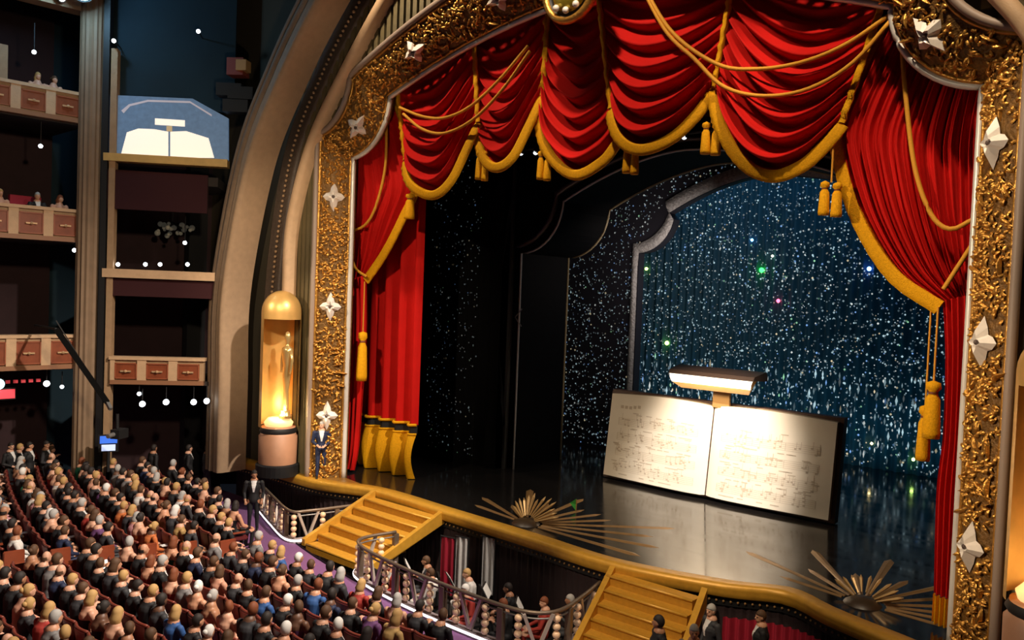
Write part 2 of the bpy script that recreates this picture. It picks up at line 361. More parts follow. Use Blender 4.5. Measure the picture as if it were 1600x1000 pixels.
# stage-side wall with slats, ribs ---------------------------------------
YW = -.70
def rib_pts(pxs, y, n=60, z0=None):                          # left half from the floor up to the crown, then mirrored
    P = [aty(px, py, y) for px, py in pxs]
    P = ([Vector((P[0].x, y, -.2))] if z0 is None else [])+P
    last = P[-1]; top = last.z+last.x*-1*.55
    for k in (.66, .33, 0): P.append(Vector((last.x*k, y, last.z+(top-last.z)*(1-k*k))))
    h = spline(P, n); return h+[Vector((-p.x, p.y, p.z)) for p in h[-2::-1]]
def trim(name, pxs, y, prof, material, label=None, smooth=True, z0=None):
    P = rib_pts(pxs, y, 60, z0); mb = MB(); N = len(P)-1
    def g(u, v):
        i = int(round(u*N)); t = (P[min(N, i+1)]-P[max(0, i-1)]).normalized(); nrm = Vector((t.z, 0, -t.x))   # points outward of the arch? right of travel
        k = int(round(v*(len(prof)-1))); a, dy = prof[k]; return P[i]-nrm*a+Vector((0, dy, 0))
    mb.grid(g, N, len(prof)-1); return struct(mb.build(name, material, None, smooth), label)
# profile: (offset outward from the opening, y offset)
trim('trim_1', [(449, 478), (449, 450), (455, 350), (485, 230), (530, 130), (600, 0)], -1.0,
     [(-.12, .25), (-.12, 0), (-.06, -.12), (.10, -.14), (.18, -.05), (.18, .25)], CREAM, 'bright cream arch rib beside the gold frame', True, 5.7)
R2 = trim('trim_2', [(424, 600), (424, 450), (452, 250), (500, 120), (562, 0)], -.85,
     [(-.34, .25), (-.34, .1), (-.26, 0), (-.18, .06), (-.10, -.02), (0, .06), (.08, -.03), (.18, .05), (.28, -.05), (.36, 0), (.36, .3)], BROWN, 'dark bronze ribbed arch band')
P2 = rib_pts([(424, 600), (424, 450), (452, 250), (500, 120), (562, 0)], -.85, 150); mb = MB()
for i in range(25, 150): mb.ball(P2[i]+Vector((.14 if P2[i].x < 0 else -.14, -.06, 0)), .05, 6, 4)
o = mb.build('bead_row', CREAM_D, R2, True); o['kind'] = 'stuff'
T3 = [(340, 600), (345, 450), (382, 250), (430, 120), (487, 0)]
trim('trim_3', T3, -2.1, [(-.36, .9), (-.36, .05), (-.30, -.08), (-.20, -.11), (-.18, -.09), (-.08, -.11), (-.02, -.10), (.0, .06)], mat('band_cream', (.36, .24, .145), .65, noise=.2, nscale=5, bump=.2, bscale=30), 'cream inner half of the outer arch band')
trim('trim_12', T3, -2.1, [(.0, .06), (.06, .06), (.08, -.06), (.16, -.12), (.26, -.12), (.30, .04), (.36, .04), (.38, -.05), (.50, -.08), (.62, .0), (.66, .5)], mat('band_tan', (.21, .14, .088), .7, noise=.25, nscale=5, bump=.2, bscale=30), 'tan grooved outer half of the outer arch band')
# wall behind the ribs
WO = contour(16, 10.86, 16.2, 18, 1.0, 12, 20, 24, YW)
mb = MB(); OUTW = [Vector((p.x, YW, p.z)) for p in OUT]
mb.grid(lambda u, s: on(u, OUTW).lerp(on(u, WO), s), NC_, 1); ws = struct(mb.build('wall_stage', mat('dark_olive_wall', (.045, .035, .02), .8)), 'dark olive wall above the proscenium frame')
slat = MB().box((0, 0, 2.2), (.16, .14, 4.4)).mesh('slat', OLIVE)
for side in (-1, 1):
    for k in range(34):
        x = side*(1.6+k*.27)
        zz = max(p.z for p in OUT if abs(p.x-x) < .35) if abs(x) < 9.4 else 10.9
        put('slat', slat, ws, (x, YW-.02, zz-.1))
for k in range(4):
    put('slat', slat, ws, (-9.85-.22*k, YW+.03, -.1), sc=(1, 1, 2.55)); put('slat', slat, ws, (9.85+.22*k, YW+.03, -.1), sc=(1, 1, 2.55))

# stage house -------------------------------------------------------------
struct(MB().box((0, 17.3, 8), (34, .3, 18)).build('wall_stage_back', BLACK), 'black back wall of the stage')
struct(MB().box((-16.2, 8, 8), (.3, 19, 18)).build('wall_stage_left', BLACK)); struct(MB().box((16.2, 8, 8), (.3, 19, 18)).build('wall_stage_right', BLACK))
struct(MB().box((0, 8.5, 17), (34, 18.5, .3)).build('ceiling_stage', BLACK), 'dark fly loft')

# star backdrop
bd = thing('star_curtain', 'deep teal star curtain filling the back of the stage', 'backdrop', (0, 16, 0))
TEAL = mat('teal_star_cloth', (.018, .085, .12), .7, noise=.35, nscale=1.5)
mb = MB(); mb.grid(lambda u, v: (-12+24*u, .09*math.sin(u*2*PI*62), 13*v), 496, 2); mb.build('cloth', TEAL, bd, True)
def dots(name, pts, parent, strength, seed, tint, sz, stretch=None):
    rg = random.Random(seed); mb = MB(); cols = []
    for p in pts:
        s = sz*rg.choice((.55, .7, .8, 1, 1, 1.3)); h = s*(stretch(p, rg) if stretch else 1)
        mb.add([(p[0]+s, p[1], p[2]), (p[0], p[1]-s*.6, p[2]), (p[0]-s, p[1], p[2]), (p[0], p[1], p[2]+h), (p[0], p[1], p[2]-h)], [(0, 1, 3), (1, 2, 3), (1, 0, 4), (2, 1, 4)])
        b = rg.choice((.10, .16, .25, .4, .7, 1.0)); q = rg.random()
        c = (.55, .78, .85) if q < .6 else (.8, .85, .8) if q < .8 else (.25, .5, 1) if q < .92 else (.9, .75, .45) if q < .97 else (.4, .9, .5)
        cols += [tuple(b*x for x in c)]*5
    o = mb.build(name, vcol_emit(name+'_glow', strength), parent); a = o.data.color_attributes.new('Col', 'FLOAT_COLOR', 'POINT')
    a.data.foreach_set('color', [k for c in cols for k in (*c, 1)]); o['kind'] = 'stuff'; return o
rg = random.Random(5)
pts = [(rg.uniform(-10, 8), -.12, rg.uniform(.1, 12.5)) for _ in range(8500)]
dots('star_lights', pts, bd, .8, 1, None, .037, lambda p, r_: r_.choice((1, 1, 1, 2.0, 4.0)) if p[2] < 3.5 else 1)
for px, py, c, s in [(1190, 422, (.02, 1, .06), .10), (1042, 536, (.55, 1, .15), .09), (1216, 470, (1, .06, .12), .075), (1358, 420, (.12, .25, 1), .085), (1175, 375, (.15, .45, 1), .06), (1010, 420, (.6, .9, .15), .07), (1362, 693, (.9, .7, .3), .05), (1427, 718, (.6, 1, .2), .06), (943, 632, (.1, 1, .1), .06), (1207, 400, (.9, .9, .6), .05)]:
    p = aty(px, py, 15.82)-Vector((0, 16, 0)); MB().ball(p, s, 10, 8).build('coloured_star', mat('star_%d_%d' % (px, py), c, emit=9), bd, True)

# portals on stage ----------------------------------------------------------
def portal_poly(hw, zs, cr, ax, az, top, y):
    return [(p.x, p.z) for p in contour(hw, zs, hw+.05, az+.05, cr, ax, az, top, y, 3, 10, 12)]
def portal_face(name, inner, ow, oh, y0, y1, material, parent):
    n = len(inner)-1; mb = MB()
    def outer(i):
        x, z = inner[i]
        return (max(-ow, min(ow, -ow if i <= 16 else ow if i >= n-16 else x*1.0)), z if i <= 4 or i >= n-4 else (oh if 13 < i < n-13 else lerp(z, oh, 1)))
    def g(u, v):
        i = int(round(u*n)); x, z = inner[i]; X, Z = outer(i)
        return [(x, y1, z), (x, y0, z), (X, y0, Z)][int(round(v*2))]
    mb.grid(g, n, 2); return mb.build(name, material, parent)
pt = thing('black_portal', 'glossy black stepped portal standing behind the red curtain', 'portal')
I2 = [(x*(1.24 if x > 0 else 1), z) for x, z in portal_poly(6.1, 7.15, 1.75, 4.4, 9.15, 10.5, 0)]
portal_face('portal_body', I2, 13, 13, 5.2, 7.9, BLACKG, pt)
def path3(poly, y): return [Vector((x, y, z)) for x, z in poly]
MB().tube(path3(I2, 7.88), .05, 6).build('gold_edge', mat('dim_gold_edge', (.30, .24, .13), .4), pt, True)
MB().tube(path3(I2, 5.18), .035, 6).build('front_edge', mat('grey_edge', (.45, .45, .46), .4), pt, True)
I2b = [(x*1.06, z*1.03) for x, z in I2]
MB().tube(path3(I2b, 5.15), .09, 6).build('front_moulding', mat('dark_grey_moulding', (.045, .04, .045), .3), pt, True)
# chevron mark on the portal face
p1 = Vector((-6.09, 5.75, 4.75))
pt3 = thing('beaded_portal', 'star-speckled inner portal with pale beaded border', 'portal')
I3 = [(x*(1.42 if x > 0 else 1), z) for x, z in portal_poly(4.95, 7.45, 1.55, 3.7, 9.3, 10.5, 0)]
portal_face('portal_body', I3, 13, 13, 10.9, 11.3, mat('speckled_black_cloth', (.012, .012, .02), .7), pt3)
mb = MB()
def bandf(u, v):
    i = u*(len(I3)-1); k = min(int(i), len(I3)-2); t = i-k; x = lerp(I3[k][0], I3[k+1][0], t); z = lerp(I3[k][1], I3[k+1][1], t); s = 1+.055*v; return (x*s, 10.82-.08*math.sin(PI*v), z*(1+.045*v))
mb.grid(bandf, 160, 5); mb.build('beaded_border', mat('beaded_border', (.34, .34, .33), .4, noise=.7, nscale=9, bump=1, bscale=14), pt3, True)
rg = random.Random(11); pts = []
while len(pts) < 2600:
    x = rg.uniform(-8.5, 8.5); z = rg.uniform(.1, 12)
    iz = 7.5 if abs(x) > 5 else (7.5+(5-abs(x))*1.5 if abs(x) > 3.8 else 9.4+(3.8-abs(x))*.33)
    if x < -5.25 or x > 7.4 or (z > iz+.55 and x < 4.5): pts.append((x, 10.86, z))
dots('star_lights', pts, pt3, .42, 2, None, .032)
area('portal_glow', (-2, 9.0, 7.5), (-5.0, 11, 6.5), 130, (.9, .75, .68), 3, .3)  # unseen area light, added to brighten the beaded border
# wing cloth with sequins, left of the portal
wg = thing('sequin_wing_cloth', 'dark sequinned wing cloth beside the red traveller curtain', 'cloth', (-8.3, 4.6, 0))
mb = MB(); mb.grid(lambda u, v: (-1.6+3.4*u, .08*math.sin(u*40), 12*v), 60, 1); mb.build('cloth', mat('dead_black_cloth', (.002, .002, .0025), .95, spec=.1), wg, True)
rg = random.Random(12); dots('sequins', [(rg.uniform(-1.5, .9), -.12, rg.uniform(.3, 11)) for _ in range(420)], wg, .12, 3, None, .03)
# truss braces seen in the dark wing
tw = thing('wing_truss', 'dark crossed metal braces standing in the wing beside the black portal', 'truss', (-7.0, 5.0, 0))
for a, b in [((-.9, 0, 1.5), (.6, 0, 9.5)), ((.6, 0, 1.5), (-.9, 0, 9.5)), ((-.9, 0, 0), (-.9, 0, 11)), ((.6, 0, 0), (.6, 0, 11))]: MB().bar(a, b, .09).build('brace', mat('truss_dark', (.03, .03, .032), .5), tw)
# exit arrow shaped marker
cv = thing('chevron_marker', 'small pale chevron hanging on the dark portal leg', 'marker', tuple(aty(810, 496, 5.15)))
MB().bar((.14, 0, .3), (-.14, 0, 0), .03).build('upper_stroke', STEEL, cv); MB().bar((-.14, 0, 0), (.14, 0, -.3), .03).build('lower_stroke', STEEL, cv)
# lighting batten behind the valance
bt = thing('lighting_batten', 'black lighting pipe hung behind the red valance', 'lighting batten', (0, 3.4, 0))
MB().tube([(-7.5, 0, 10.6), (7.5, 0, 10.6)], .05, 8).build('pipe', BLACK, bt)
for n_, (px, py) in enumerate([(815, 236), (838, 235), (860, 236), (1053, 214), (1070, 210), (1137, 206)]):
    p = aty(px, py, 3.2)
    f = thing('stage_lamp', 'small white stage lamp under the valance, '+('leftmost of all', 'second from the left', 'third from the left', 'left of the close pair', 'right of the close pair', 'rightmost of all')[n_], 'stage lamp', tuple(p), 0, 'lamps under the valance')
    mb = MB(); mb.lathe([(.02, .18), (.10, .15), (.10, -.08), (.085, -.1)], (0, 0, 0), 10); mb.build('housing', BLACK, f, True)
    MB().bar((0, 0, .15), (0, .2, 10.6-p.z), .03).build('hanger', BLACK, f)
    MB().ball((0, -.03, -.07), .075, 8, 6).build('lens', BULBD, f, True)

# ================================================================== CURTAINS
def fringe(path, wdt, parent, name='fringe', yoff=-.06, tilt=1, out=None):
    """gold bullion fringe hanging off a hem path, offset away from the cloth"""
    n = len(path)-1; mb = MB()
    cen = out
    def g(u, v):
        i = int(round(u*n)); p = path[i]; t = (path[min(n, i+1)]-path[max(0, i-1)]).normalized(); nr = Vector((t.z, 0, -t.x))
        if cen is not None and (p-cen).dot(nr) < 0: nr = -nr
        k = [(-.25, .02), (-.20, -.05), (.05, -.065), (.6, -.055+.03*(i % 2)), (1.0, -.04+.03*(i % 2)), (1.0, .03), (-.25, .05)][int(round(v*6))]
        return p+nr*(wdt*k[0])+Vector((0, k[1]+yoff, 0))
    mb.grid(g, n, 6); return mb.build(name, GOLD_FR, parent, True)
def swag(label, topP, botP, y, folds, amp, ext=.7, sidefr=(1, 1), nu=44, nv=None):
    T = thing('curtain_swag', label, 'curtain', group='festoon swags of the red valance')
    top = spline([aty(px, py, y) for px, py in topP], nu); bot = spline([aty(px, py, y) for px, py in botP], nu)
    top = [p+Vector((0, 0, ext)) for p in top]
    nv = nv or folds*10
    c0, c1 = bot[0], bot[-1]
    def g(u, v):
        i = int(round(u*nu)); a = top[i]; b = bot[i]; ch = c0.lerp(c1, u); sagv = b-ch
        w_ = math.sin(PI*u)**.6
        p = a.lerp(ch, v)+sagv*v**.42
        ph = v**.9*folds*2*PI+.25*math.sin(2.2*u+folds); s = math.sin(ph)-.45*math.sin(2*ph)+.2*math.sin(3*ph)
        d = -1.25*amp*(.12+.88*w_)*(.35+.65*v)*s-.30*w_*v**1.3
        return (p.x, p.y+d, p.z)
    mb = MB(); mb.grid(g, nu, nv); mb.build('cloth', RED, T, True)
    hem = [Vector(g(i/nu, 1)) for i in range(nu+1)]; cen = Vector((0, 0, 0))
    for p in hem: cen += p
    cen = cen/len(hem)+Vector((0, 0, .9))
    fringe(hem, .22, T, 'fringe', -.02, out=cen)
    L = [Vector(g(0, j/30)) for j in range(31)]; Rr = [Vector(g(1, j/30)) for j in range(31)]
    if sidefr[0]: fringe(L, .10, T, 'side_braid', -.06, out=cen)
    if sidefr[1]: fringe(Rr, .10, T, 'side_braid', -.06, out=cen)
    return T
swag('red velvet swag with gold fringe, first complete one beside the left side drape', [(620, 160), (680, 118), (739, 85)], [(636, 250), (652, 285), (688, 303), (715, 283), (735, 235), (748, 192)], .45, 7, .17)
swag('narrow red velvet swag, second from the left of the arch', [(741, 85), (800, 55), (857, 38)], [(750, 192), (765, 240), (787, 260), (812, 245), (832, 200), (848, 150)], .6, 7, .15)
swag('red velvet swag hanging right below the gold medallion', [(858, 33), (895, 22), (935, 40)], [(846, 155), (864, 228), (905, 270), (945, 252), (966, 222), (977, 205)], .7, 9, .17, ext=1.0)
swag('deep red velvet swag just right of the medallion swag', [(933, 15), (1040, 0), (1150, 3)], [(958, 170), (980, 215), (1012, 232), (1055, 217), (1090, 182), (1117, 138)], .5, 8, .20, ext=.9)
swag('largest red velvet swag, left of the big right side drape', [(1152, 3), (1270, 12), (1390, 30)], [(1119, 140), (1141, 205), (1175, 254), (1215, 272), (1258, 256), (1292, 222), (1314, 192)], .4, 9, .22, ext=.9)
# valance backing
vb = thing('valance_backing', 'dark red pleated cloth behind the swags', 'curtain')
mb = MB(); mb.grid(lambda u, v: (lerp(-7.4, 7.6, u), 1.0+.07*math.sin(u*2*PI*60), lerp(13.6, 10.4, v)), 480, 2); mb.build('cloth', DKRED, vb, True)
# side drapes: vertical folds gathered to a tie point
def side_drape(label, topP, inner, outer, y, tie, leg, folds, amp):
    T = thing('side_drape', label, 'curtain', group='side drapes of the red house curtain')
    nu, nv = folds*22, 40
    I = spline([aty(px, py, y) for px, py in inner], nv); O = spline([aty(px, py, y) for px, py in outer], nv)
    def g(u, v):
        j = int(round(v*nv)); a, b = I[j], O[j]; p = a.lerp(b, u)
        s = .62*math.sin(u*folds*2*PI+.6*math.sin(v*4))+.45*math.sin(u*folds*4.7*PI+1.1+v*2)+.25*math.sin(u*folds*9.1*PI-v); bow = -.35*math.sin(PI*u)*math.sin(PI*v)
        return (p.x, p.y+amp*s*(1-.45*v)+bow*.6+(.02 if u == 0 else 0), p.z)
    mb = MB(); mb.grid(g, nu, nv); mb.build('cloth', RED, T, True)
    cen = aty(*outer[0], y)
    fringe([Vector(g(0, j/nv)) for j in range(nv+1)], .24, T, 'fringe', -.03, out=cen)
    # gathered leg below the tie
    lp = [[aty(px, py, y) for px, py in s_] for s_ in leg]; A = spline(lp[0], 30); B = spline(lp[1], 30); nl = 5
    def h(u, v):
        j = int(round(v*30)); p = A[j].lerp(B[j], u); return (p.x, p.y-.05-.12*math.sin(PI*u)+.07*math.sin(u*nl*2*PI), p.z)
    mb = MB(); mb.grid(h, nl*8, 30); mb.build('gathered_leg', RED, T, True)
    return T, h
T6, h6 = side_drape('broad red side drape gathered to the right edge of the frame', 0 or [], [(1388, 28), (1340, 130), (1313, 200), (1321, 262), (1350, 345), (1402, 425), (1474, 475)], [(1550, 110), (1535, 200), (1532, 300), (1528, 400), (1522, 470)], .75, None,
          [[(1474, 470), (1478, 560), (1474, 680), (1464, 770), (1460, 925)], [(1524, 460), (1520, 600), (1515, 720), (1508, 850), (1502, 935)]], 8, .15)
MB().grid(lambda u, v: (lambda p: (p[0], p[1]-.05, p[2]-.55*v))(h6(u, 1)), 40, 3).build('hem_fringe', GOLD_FR, T6, True)
T0, h0 = side_drape('red side drape gathered to the left edge of the frame above the statue', 0 or [], [(612, 150), (636, 230), (646, 287), (626, 338), (600, 392), (572, 435)], [(545, 235), (546, 300), (546, 360), (548, 420), (549, 445)], .75, None,
          [[(574, 430), (574, 520), (568, 620), (562, 700), (555, 735)], [(549, 440), (548, 520), (545, 620), (544, 700), (543, 725)]], 6, .13)
# gold vertical braids and rope swags hung on the valance
def rope(label, pxs, y, r=.045):
    o = MB().tube(spline([aty(px, py, y) for px, py in pxs], 40), r, 8).build('rope_swag', ROPE, None, True); return tag(o, label, 'rope', 'gold rope swags on the valance')
rope('upper gold rope crossing the largest swag', [(1000, -30), (1050, 50), (1120, 100), (1180, 108), (1250, 98), (1320, 70), (1392, 22)], -.02)
rope('lower gold rope crossing the largest swag', [(995, -35), (1040, 48), (1085, 92), (1130, 135), (1190, 150), (1260, 140), (1330, 100), (1392, 32)], -.02)
rope('upper gold rope crossing the two left swags', [(624, 168), (660, 182), (695, 184), (735, 166), (780, 125), (825, 72)], .02)
rope('lower gold rope crossing the two left swags', [(630, 178), (660, 202), (695, 208), (740, 186), (785, 140), (828, 80)], .02)
rope('long gold rope looping over the right side drape', [(1408, 55), (1416, 160), (1430, 265), (1455, 335), (1485, 358), (1522, 342)], .35)
rope('short gold rope tying back the right side drape', [(1474, 452), (1498, 415), (1522, 378)], .45)
rope('long gold rope looping over the left side drape', [(604, 180), (602, 260), (588, 320), (572, 350), (550, 362)], .35)
rope('short gold rope tying back the left side drape', [(548, 400), (556, 420), (572, 432)], .45)
# tassels
def tassel(label, px, py0, py1, y, r, pair=1, cord=None):
    a = aty(px, py0, y); b = aty(px, py1, y); L = (a-b).length
    T = thing('tassel', label, 'tassel', tuple(a), group='gold tassels of the house curtain')
    if cord: MB().tube([(0, 0, (aty(px, cord, y)-a).length), (0, 0, 0)], .02, 6).build('cord', ROPE, T)
    for k in range(pair):
        dx = (k-(pair-1)/2)*r*2.3; dz = -.06*k*L
        MB().lathe([(.01, .04), (r*.8, 0), (r*.9, -.10*L), (r*.45, -.17*L), (r*.5, -.2*L)], (dx, 0, dz), 10).build('head', GOLD_FR, T, True)
        MB().lathe([(r*.45, -.19*L), (r*.85, -.3*L), (r*1.05, -.9*L), (r*1.0, -L), (.01, -L*.98)], (dx, 0, dz), 12).build('skirt', GOLD_FR, T, True)
        MB().lathe([(r*.5, -.16*L), (r*.62, -.18*L), (r*.5, -.21*L)], (dx, 0, dz), 10).build('band', mat('tassel_band', (.20, .05, .01), .6), T, True)
tassel('pair of gold tassels between the first two left swags', 754, 236, 280, .35, .10, 2)
tassel('pair of gold tassels left of the medallion swag', 851, 237, 280, .5, .10, 2)
tassel('pair of gold tassels right of the medallion swag', 987, 222, 270, .4, .10, 2)
tassel('pair of gold tassels left of the largest swag', 1112, 192, 240, .3, .11, 2, 145)
tassel('pair of long gold tassels below the largest swag at its right end', 1299, 285, 336, .3, .11, 2, 205)
tassel('gold tassel at the lower corner of the left side drape', 641, 304, 342, .5, .16)
tassel('heavy gold tassel hanging against the right curtain leg', 1459, 598, 685, .6, .16, 1, 480)
tassel('lower heavy gold tassel beside the right curtain leg', 1446, 636, 720, .75, .13, 1, 480)
tassel('heavy gold tassel hanging beside the left curtain leg', 567, 520, 595, .4, .17, 1, 440)
# traveller curtains behind
def traveller(label, x0, x1, y, z0, z1, folds, skirt):
    T = thing('traveller_curtain', label, 'curtain', group='red traveller curtains')
    def g(u, v): x = lerp(x0, x1, u); return (x, y+.16*math.sin(u*folds*2*PI)*(1+.15*math.sin(v*3)), lerp(z1, z0, v))
    mb = MB(); mb.grid(g, folds*12, 6); mb.build('cloth', RED, T, True)
    if skirt:
        mb = MB(); mb.grid(lambda u, v: (lerp(x0, x1, u), y-.06+(.18-.06*math.sin(PI*v))*math.sin(u*folds*2*PI)-.22*math.sin(PI*v), lerp(z0-.28, .02, v)), folds*12, 8); mb.build('gold_skirt', GOLD_FR, T, True)
        mb = MB(); mb.grid(lambda u, v: (lerp(x0, x1, u), y-.03+.165*math.sin(u*folds*2*PI), lerp(z0, z0-.3, v)), folds*12, 1); mb.build('black_band', BLACK, T, True)
        mb = MB().tube([(lerp(x0, x1, i/60), y-.08+.165*math.sin(i/60*folds*2*PI), z0) for i in range(61)], .05, 6); mb.build('trim_braid', GOLD_FR, T, True)
        mb = MB().tube([(lerp(x0, x1, i/60), y-.08+.165*math.sin(i/60*folds*2*PI), z0-.3) for i in range(61)], .04, 6); mb.build('trim_braid', GOLD_FR, T, True)
traveller('red traveller curtain with gold skirt behind the left drape', -9.95, -7.15, 1.6, 1.75, 13, 4, True)
traveller('red traveller curtain edge behind the right drape', 8.55, 10.6, 2.1, .0, 13, 4, False)

# ================================================================== STAGE PROPS
# giant music book
bk = thing('giant_book', 'giant open music book standing upright on the stage', 'book', (.5, 6.62, .08))
LEAN = .13; HB = 2.78; WB = 3.72
def bp(x, d, z): return (x, d+z*math.sin(LEAN), z*math.cos(LEAN))       # d<0 toward the audience
def page_d(k): return -.16-.30*math.sin(PI*min(1, k*1.0)**.55)*(.55)*(1-k*.35)  # depth of page surface from spine k=0 to fore edge k=1
def zrise(k): return .10*math.sin(PI*min(1, k**.7))
for s in (-1, 1):
    mb = MB()
    def g(u, v):
        k = u; x = s*(.02+k*WB); return bp(x, page_d(k), lerp(.06, HB+zrise(k), v))
    mb.grid(g, 28, 10); mb.build('page', PAPER, bk, True)
    mb = MB()                                    # page block behind
    mb.grid(lambda u, v: bp(s*(.02+u*WB), lerp(page_d(u)+.004, .02, v), HB+zrise(u)), 28, 1); mb.grid(lambda u, v: bp(s*(.02+WB), lerp(page_d(1)+.004, .02, u), lerp(.06, HB, v)), 1, 1)
    mb.grid(lambda u, v: bp(s*(.02+u*WB), lerp(page_d(u)+.004, .02, v), .06), 28, 1)
    mb.build('page_block', mat('page_edges', (.50, .36, .22), .9, noise=.3, nscale=30), bk)
    mb = MB(); mb.grid(lambda u, v: [bp(s*-.05, .02, -.05), bp(s*(WB+.14), .02, -.05), bp(s*(WB+.14), .30, -.05), bp(s*-.05, .30, -.05), bp(s*-.05, .02, -.05)][int(round(u*4))] if v < .5 else [bp(s*-.05, .02, HB+.12), bp(s*(WB+.14), .02, HB+.12), bp(s*(WB+.14), .30, HB+.12), bp(s*-.05, .30, HB+.12), bp(s*-.05, .02, HB+.12)][int(round(u*4))], 4, 1)
    mb.add([bp(s*x, d, z) for z in (-.05, HB+.12) for x, d in ((-.05, .02), (WB+.14, .02), (WB+.14, .3), (-.05, .3))], [(0, 1, 2, 3), (4, 5, 6, 7)]); mb.build('cover', LEATHER, bk)
    # music notation
    mb = MB(); rn = random.Random(20+s)
    def strip(k0, k1, z, th, n=10):
        kk = [lerp(k0, k1, i/n) for i in range(n+1)]
        v_ = [bp(s*(.02+k*WB), page_d(k)-.006, z+dz) for k in kk for dz in (-th, th)]; b0 = len(mb.v)
        mb.add(v_, [(2*i, 2*i+2, 2*i+3, 2*i+1) for i in range(n)])
    ks = (.10, .90)
    for row, z0 in enumerate((2.02, 1.52, 1.02, .52)):
        for l in range(5): strip(ks[0], ks[1], z0-l*.055, .004)
        for _ in range(26):
            k = rn.uniform(.12, .88); zc = z0-rn.uniform(-.04, .26); strip(k, k+.018, zc, .026, 1); strip(k+.015, k+.018, zc+.10, .09, 1)
            if rn.random() < .35: strip(k, k+.06, zc+.19, .014, 2)
        for q in range(4): strip(ks[0]+q*.265, ks[0]+q*.265+.003, z0-.11, .11, 1)
        for _ in range(8): k = rn.uniform(.1, .8); strip(k, k+.05, z0-.33, .014, 2)
    if s < 0:
        for q in range(5): strip(.68+.045*q, .71+.045*q, 2.42+rn.uniform(-.05, .05), .05, 2)
    o = mb.build('music_notation', INK, bk); o['kind'] = 'stuff'
MB().tube([bp(0, -.1, .05), bp(0, -.1, HB)], .035, 8).build('spine_gutter', LEATHER, bk)
# lamp over the book
lm = thing('book_lamp', 'long brass picture lamp glowing above the giant book', 'lamp', (.75, 6.35, 0))
MB().box((0, .42, 3.28), (.55, .10, .9)).build('stem', BRASS, lm)
MB().box((0, .25, 3.62), (.5, .5, .09)).build('arm', BRASS, lm)
LW = 1.42
mb = MB(); sec = [(-.46, .10), (-.40, .22), (.30, .34), (.42, .22), (.42, .06), (-.30, .10)]; n = len(sec)
mb.add([(x*(1.0 if d > 0 else .97), d, 3.72+z) for x in (-LW, LW) for d, z in sec], [(i, (i+1) % n, n+(i+1) % n, n+i) for i in range(n)]+[tuple(range(n)), tuple(range(2*n-1, n-1, -1))])
mb.build('shade', mat('dark_brass_shade', (.085, .045, .025), .45, metal=.2), lm)
mb = MB(); mb.grid(lambda u, v: ((2*u-1)*LW*lerp(.95, .90, v), lerp(-.45, -.40, v)-.04*math.sin(PI*v), 3.72+lerp(.10, -.15, v)), 12, 4); mb.build('diffuser', LAMPW, lm, True)
mb = MB(); mb.grid(lambda u, v: ((2*u-1)*LW*lerp(.90, .78, v), lerp(-.40, -.12, v), 3.72+lerp(-.15, -.34, v)), 8, 2); mb.build('reflector', mat('warm_reflector', (.80, .40, .12), .4, emit=.12), lm)
mb = MB(); mb.grid(lambda u, v: ((2*u-1)*LW*.78, lerp(-.12, .42, v), 3.72+lerp(-.34, .06, v)), 4, 1); mb.build('back_plate', BRASS, lm)
area('book_lamp_light', (.75, 5.55, 3.66), (.5, 6.75, .2), 90, (1, .82, .58), 2.7, .25)

# sunbursts at the stage edge
def sunburst(label, c, rays, up, rot, us=.75):
    T = thing('sunburst_ornament', label, 'ornament', (c[0], c[1], 0), rot, 'gold sunbursts on the stage floor')
    rn = random.Random(int(c[0]*10))
    for i in range(rays):
        a = lerp(.0, 3.0, i/(rays-1)); L = rn.uniform(2.2, 3.6) if i % 2 else rn.uniform(1.5, 2.2); w_ = .05; L *= 1.55 if a < .95 else 1
        d = Vector((math.cos(a), math.sin(a), 0)); q = Vector((-d.y, d.x, 0)); p0 = d*.45; p1 = d*L; w1 = .055+.05*L/3
        mb = MB(); mb.add([p0-q*w_, p0+q*w_, p1+q*w1, p1+d*.25, p1-q*w1]+[p0+Vector((0, 0, .03)), p1+Vector((0, 0, .03))], [(0, 4, 6, 5), (5, 6, 2, 1), (4, 3, 6), (3, 2, 6), (0, 5, 1)])
        mb.build('floor_ray', mat('ray_gold', (.26, .15, .06), .4, metal=.3, noise=.3, nscale=5), T)
    for i in range(up):
        a = lerp(.25, PI-.25, i/(up-1)); L = us*rn.uniform(.75, 1.05)*(.8+.3*abs(math.cos(a))); d = Vector((math.cos(a)*.95, .35+.25*math.sin(a), .55*math.sin(a)+.18)).normalized(); p0 = d*.25
        MB().tube([p0, p0+d*L*.8, p0+d*L], [.018, .04, .006], 5).build('upright_ray', mat('ray_bright_gold', (.50, .31, .12), .35, metal=.3), T)
    MB().lathe([(.0, .13), (.22, .11), (.34, .04), (.38, .0)], (0, 0, 0), 16).build('hub', mat('dark_hub', (.05, .03, .015), .4), T, True)
sunburst('gold sunburst with upright rays on the stage edge left of the book', (-1.55, .3), 13, 13, -.03)
sunburst('gold sunburst with long floor rays at the right corner of the stage', (6.9, .95), 13, 9, -.05, .55)
# little green and orange props at the sunburst tip
gp = thing('green_pennant', 'small green pennant on a stick by the left sunburst', 'pennant', tuple(atz(900, 800, 0)))
MB().tube([(0, 0, 0), (.0, 0, .35)], .015, 6).build('stick', BRASS, gp); MB().add([(0, 0, .38), (-.22, 0, .22), (0, 0, .02), (.0, .03, .2)], [(0, 1, 3), (1, 2, 3)]).build('flag', mat('leaf_green', (.04, .35, .05), .6), gp)

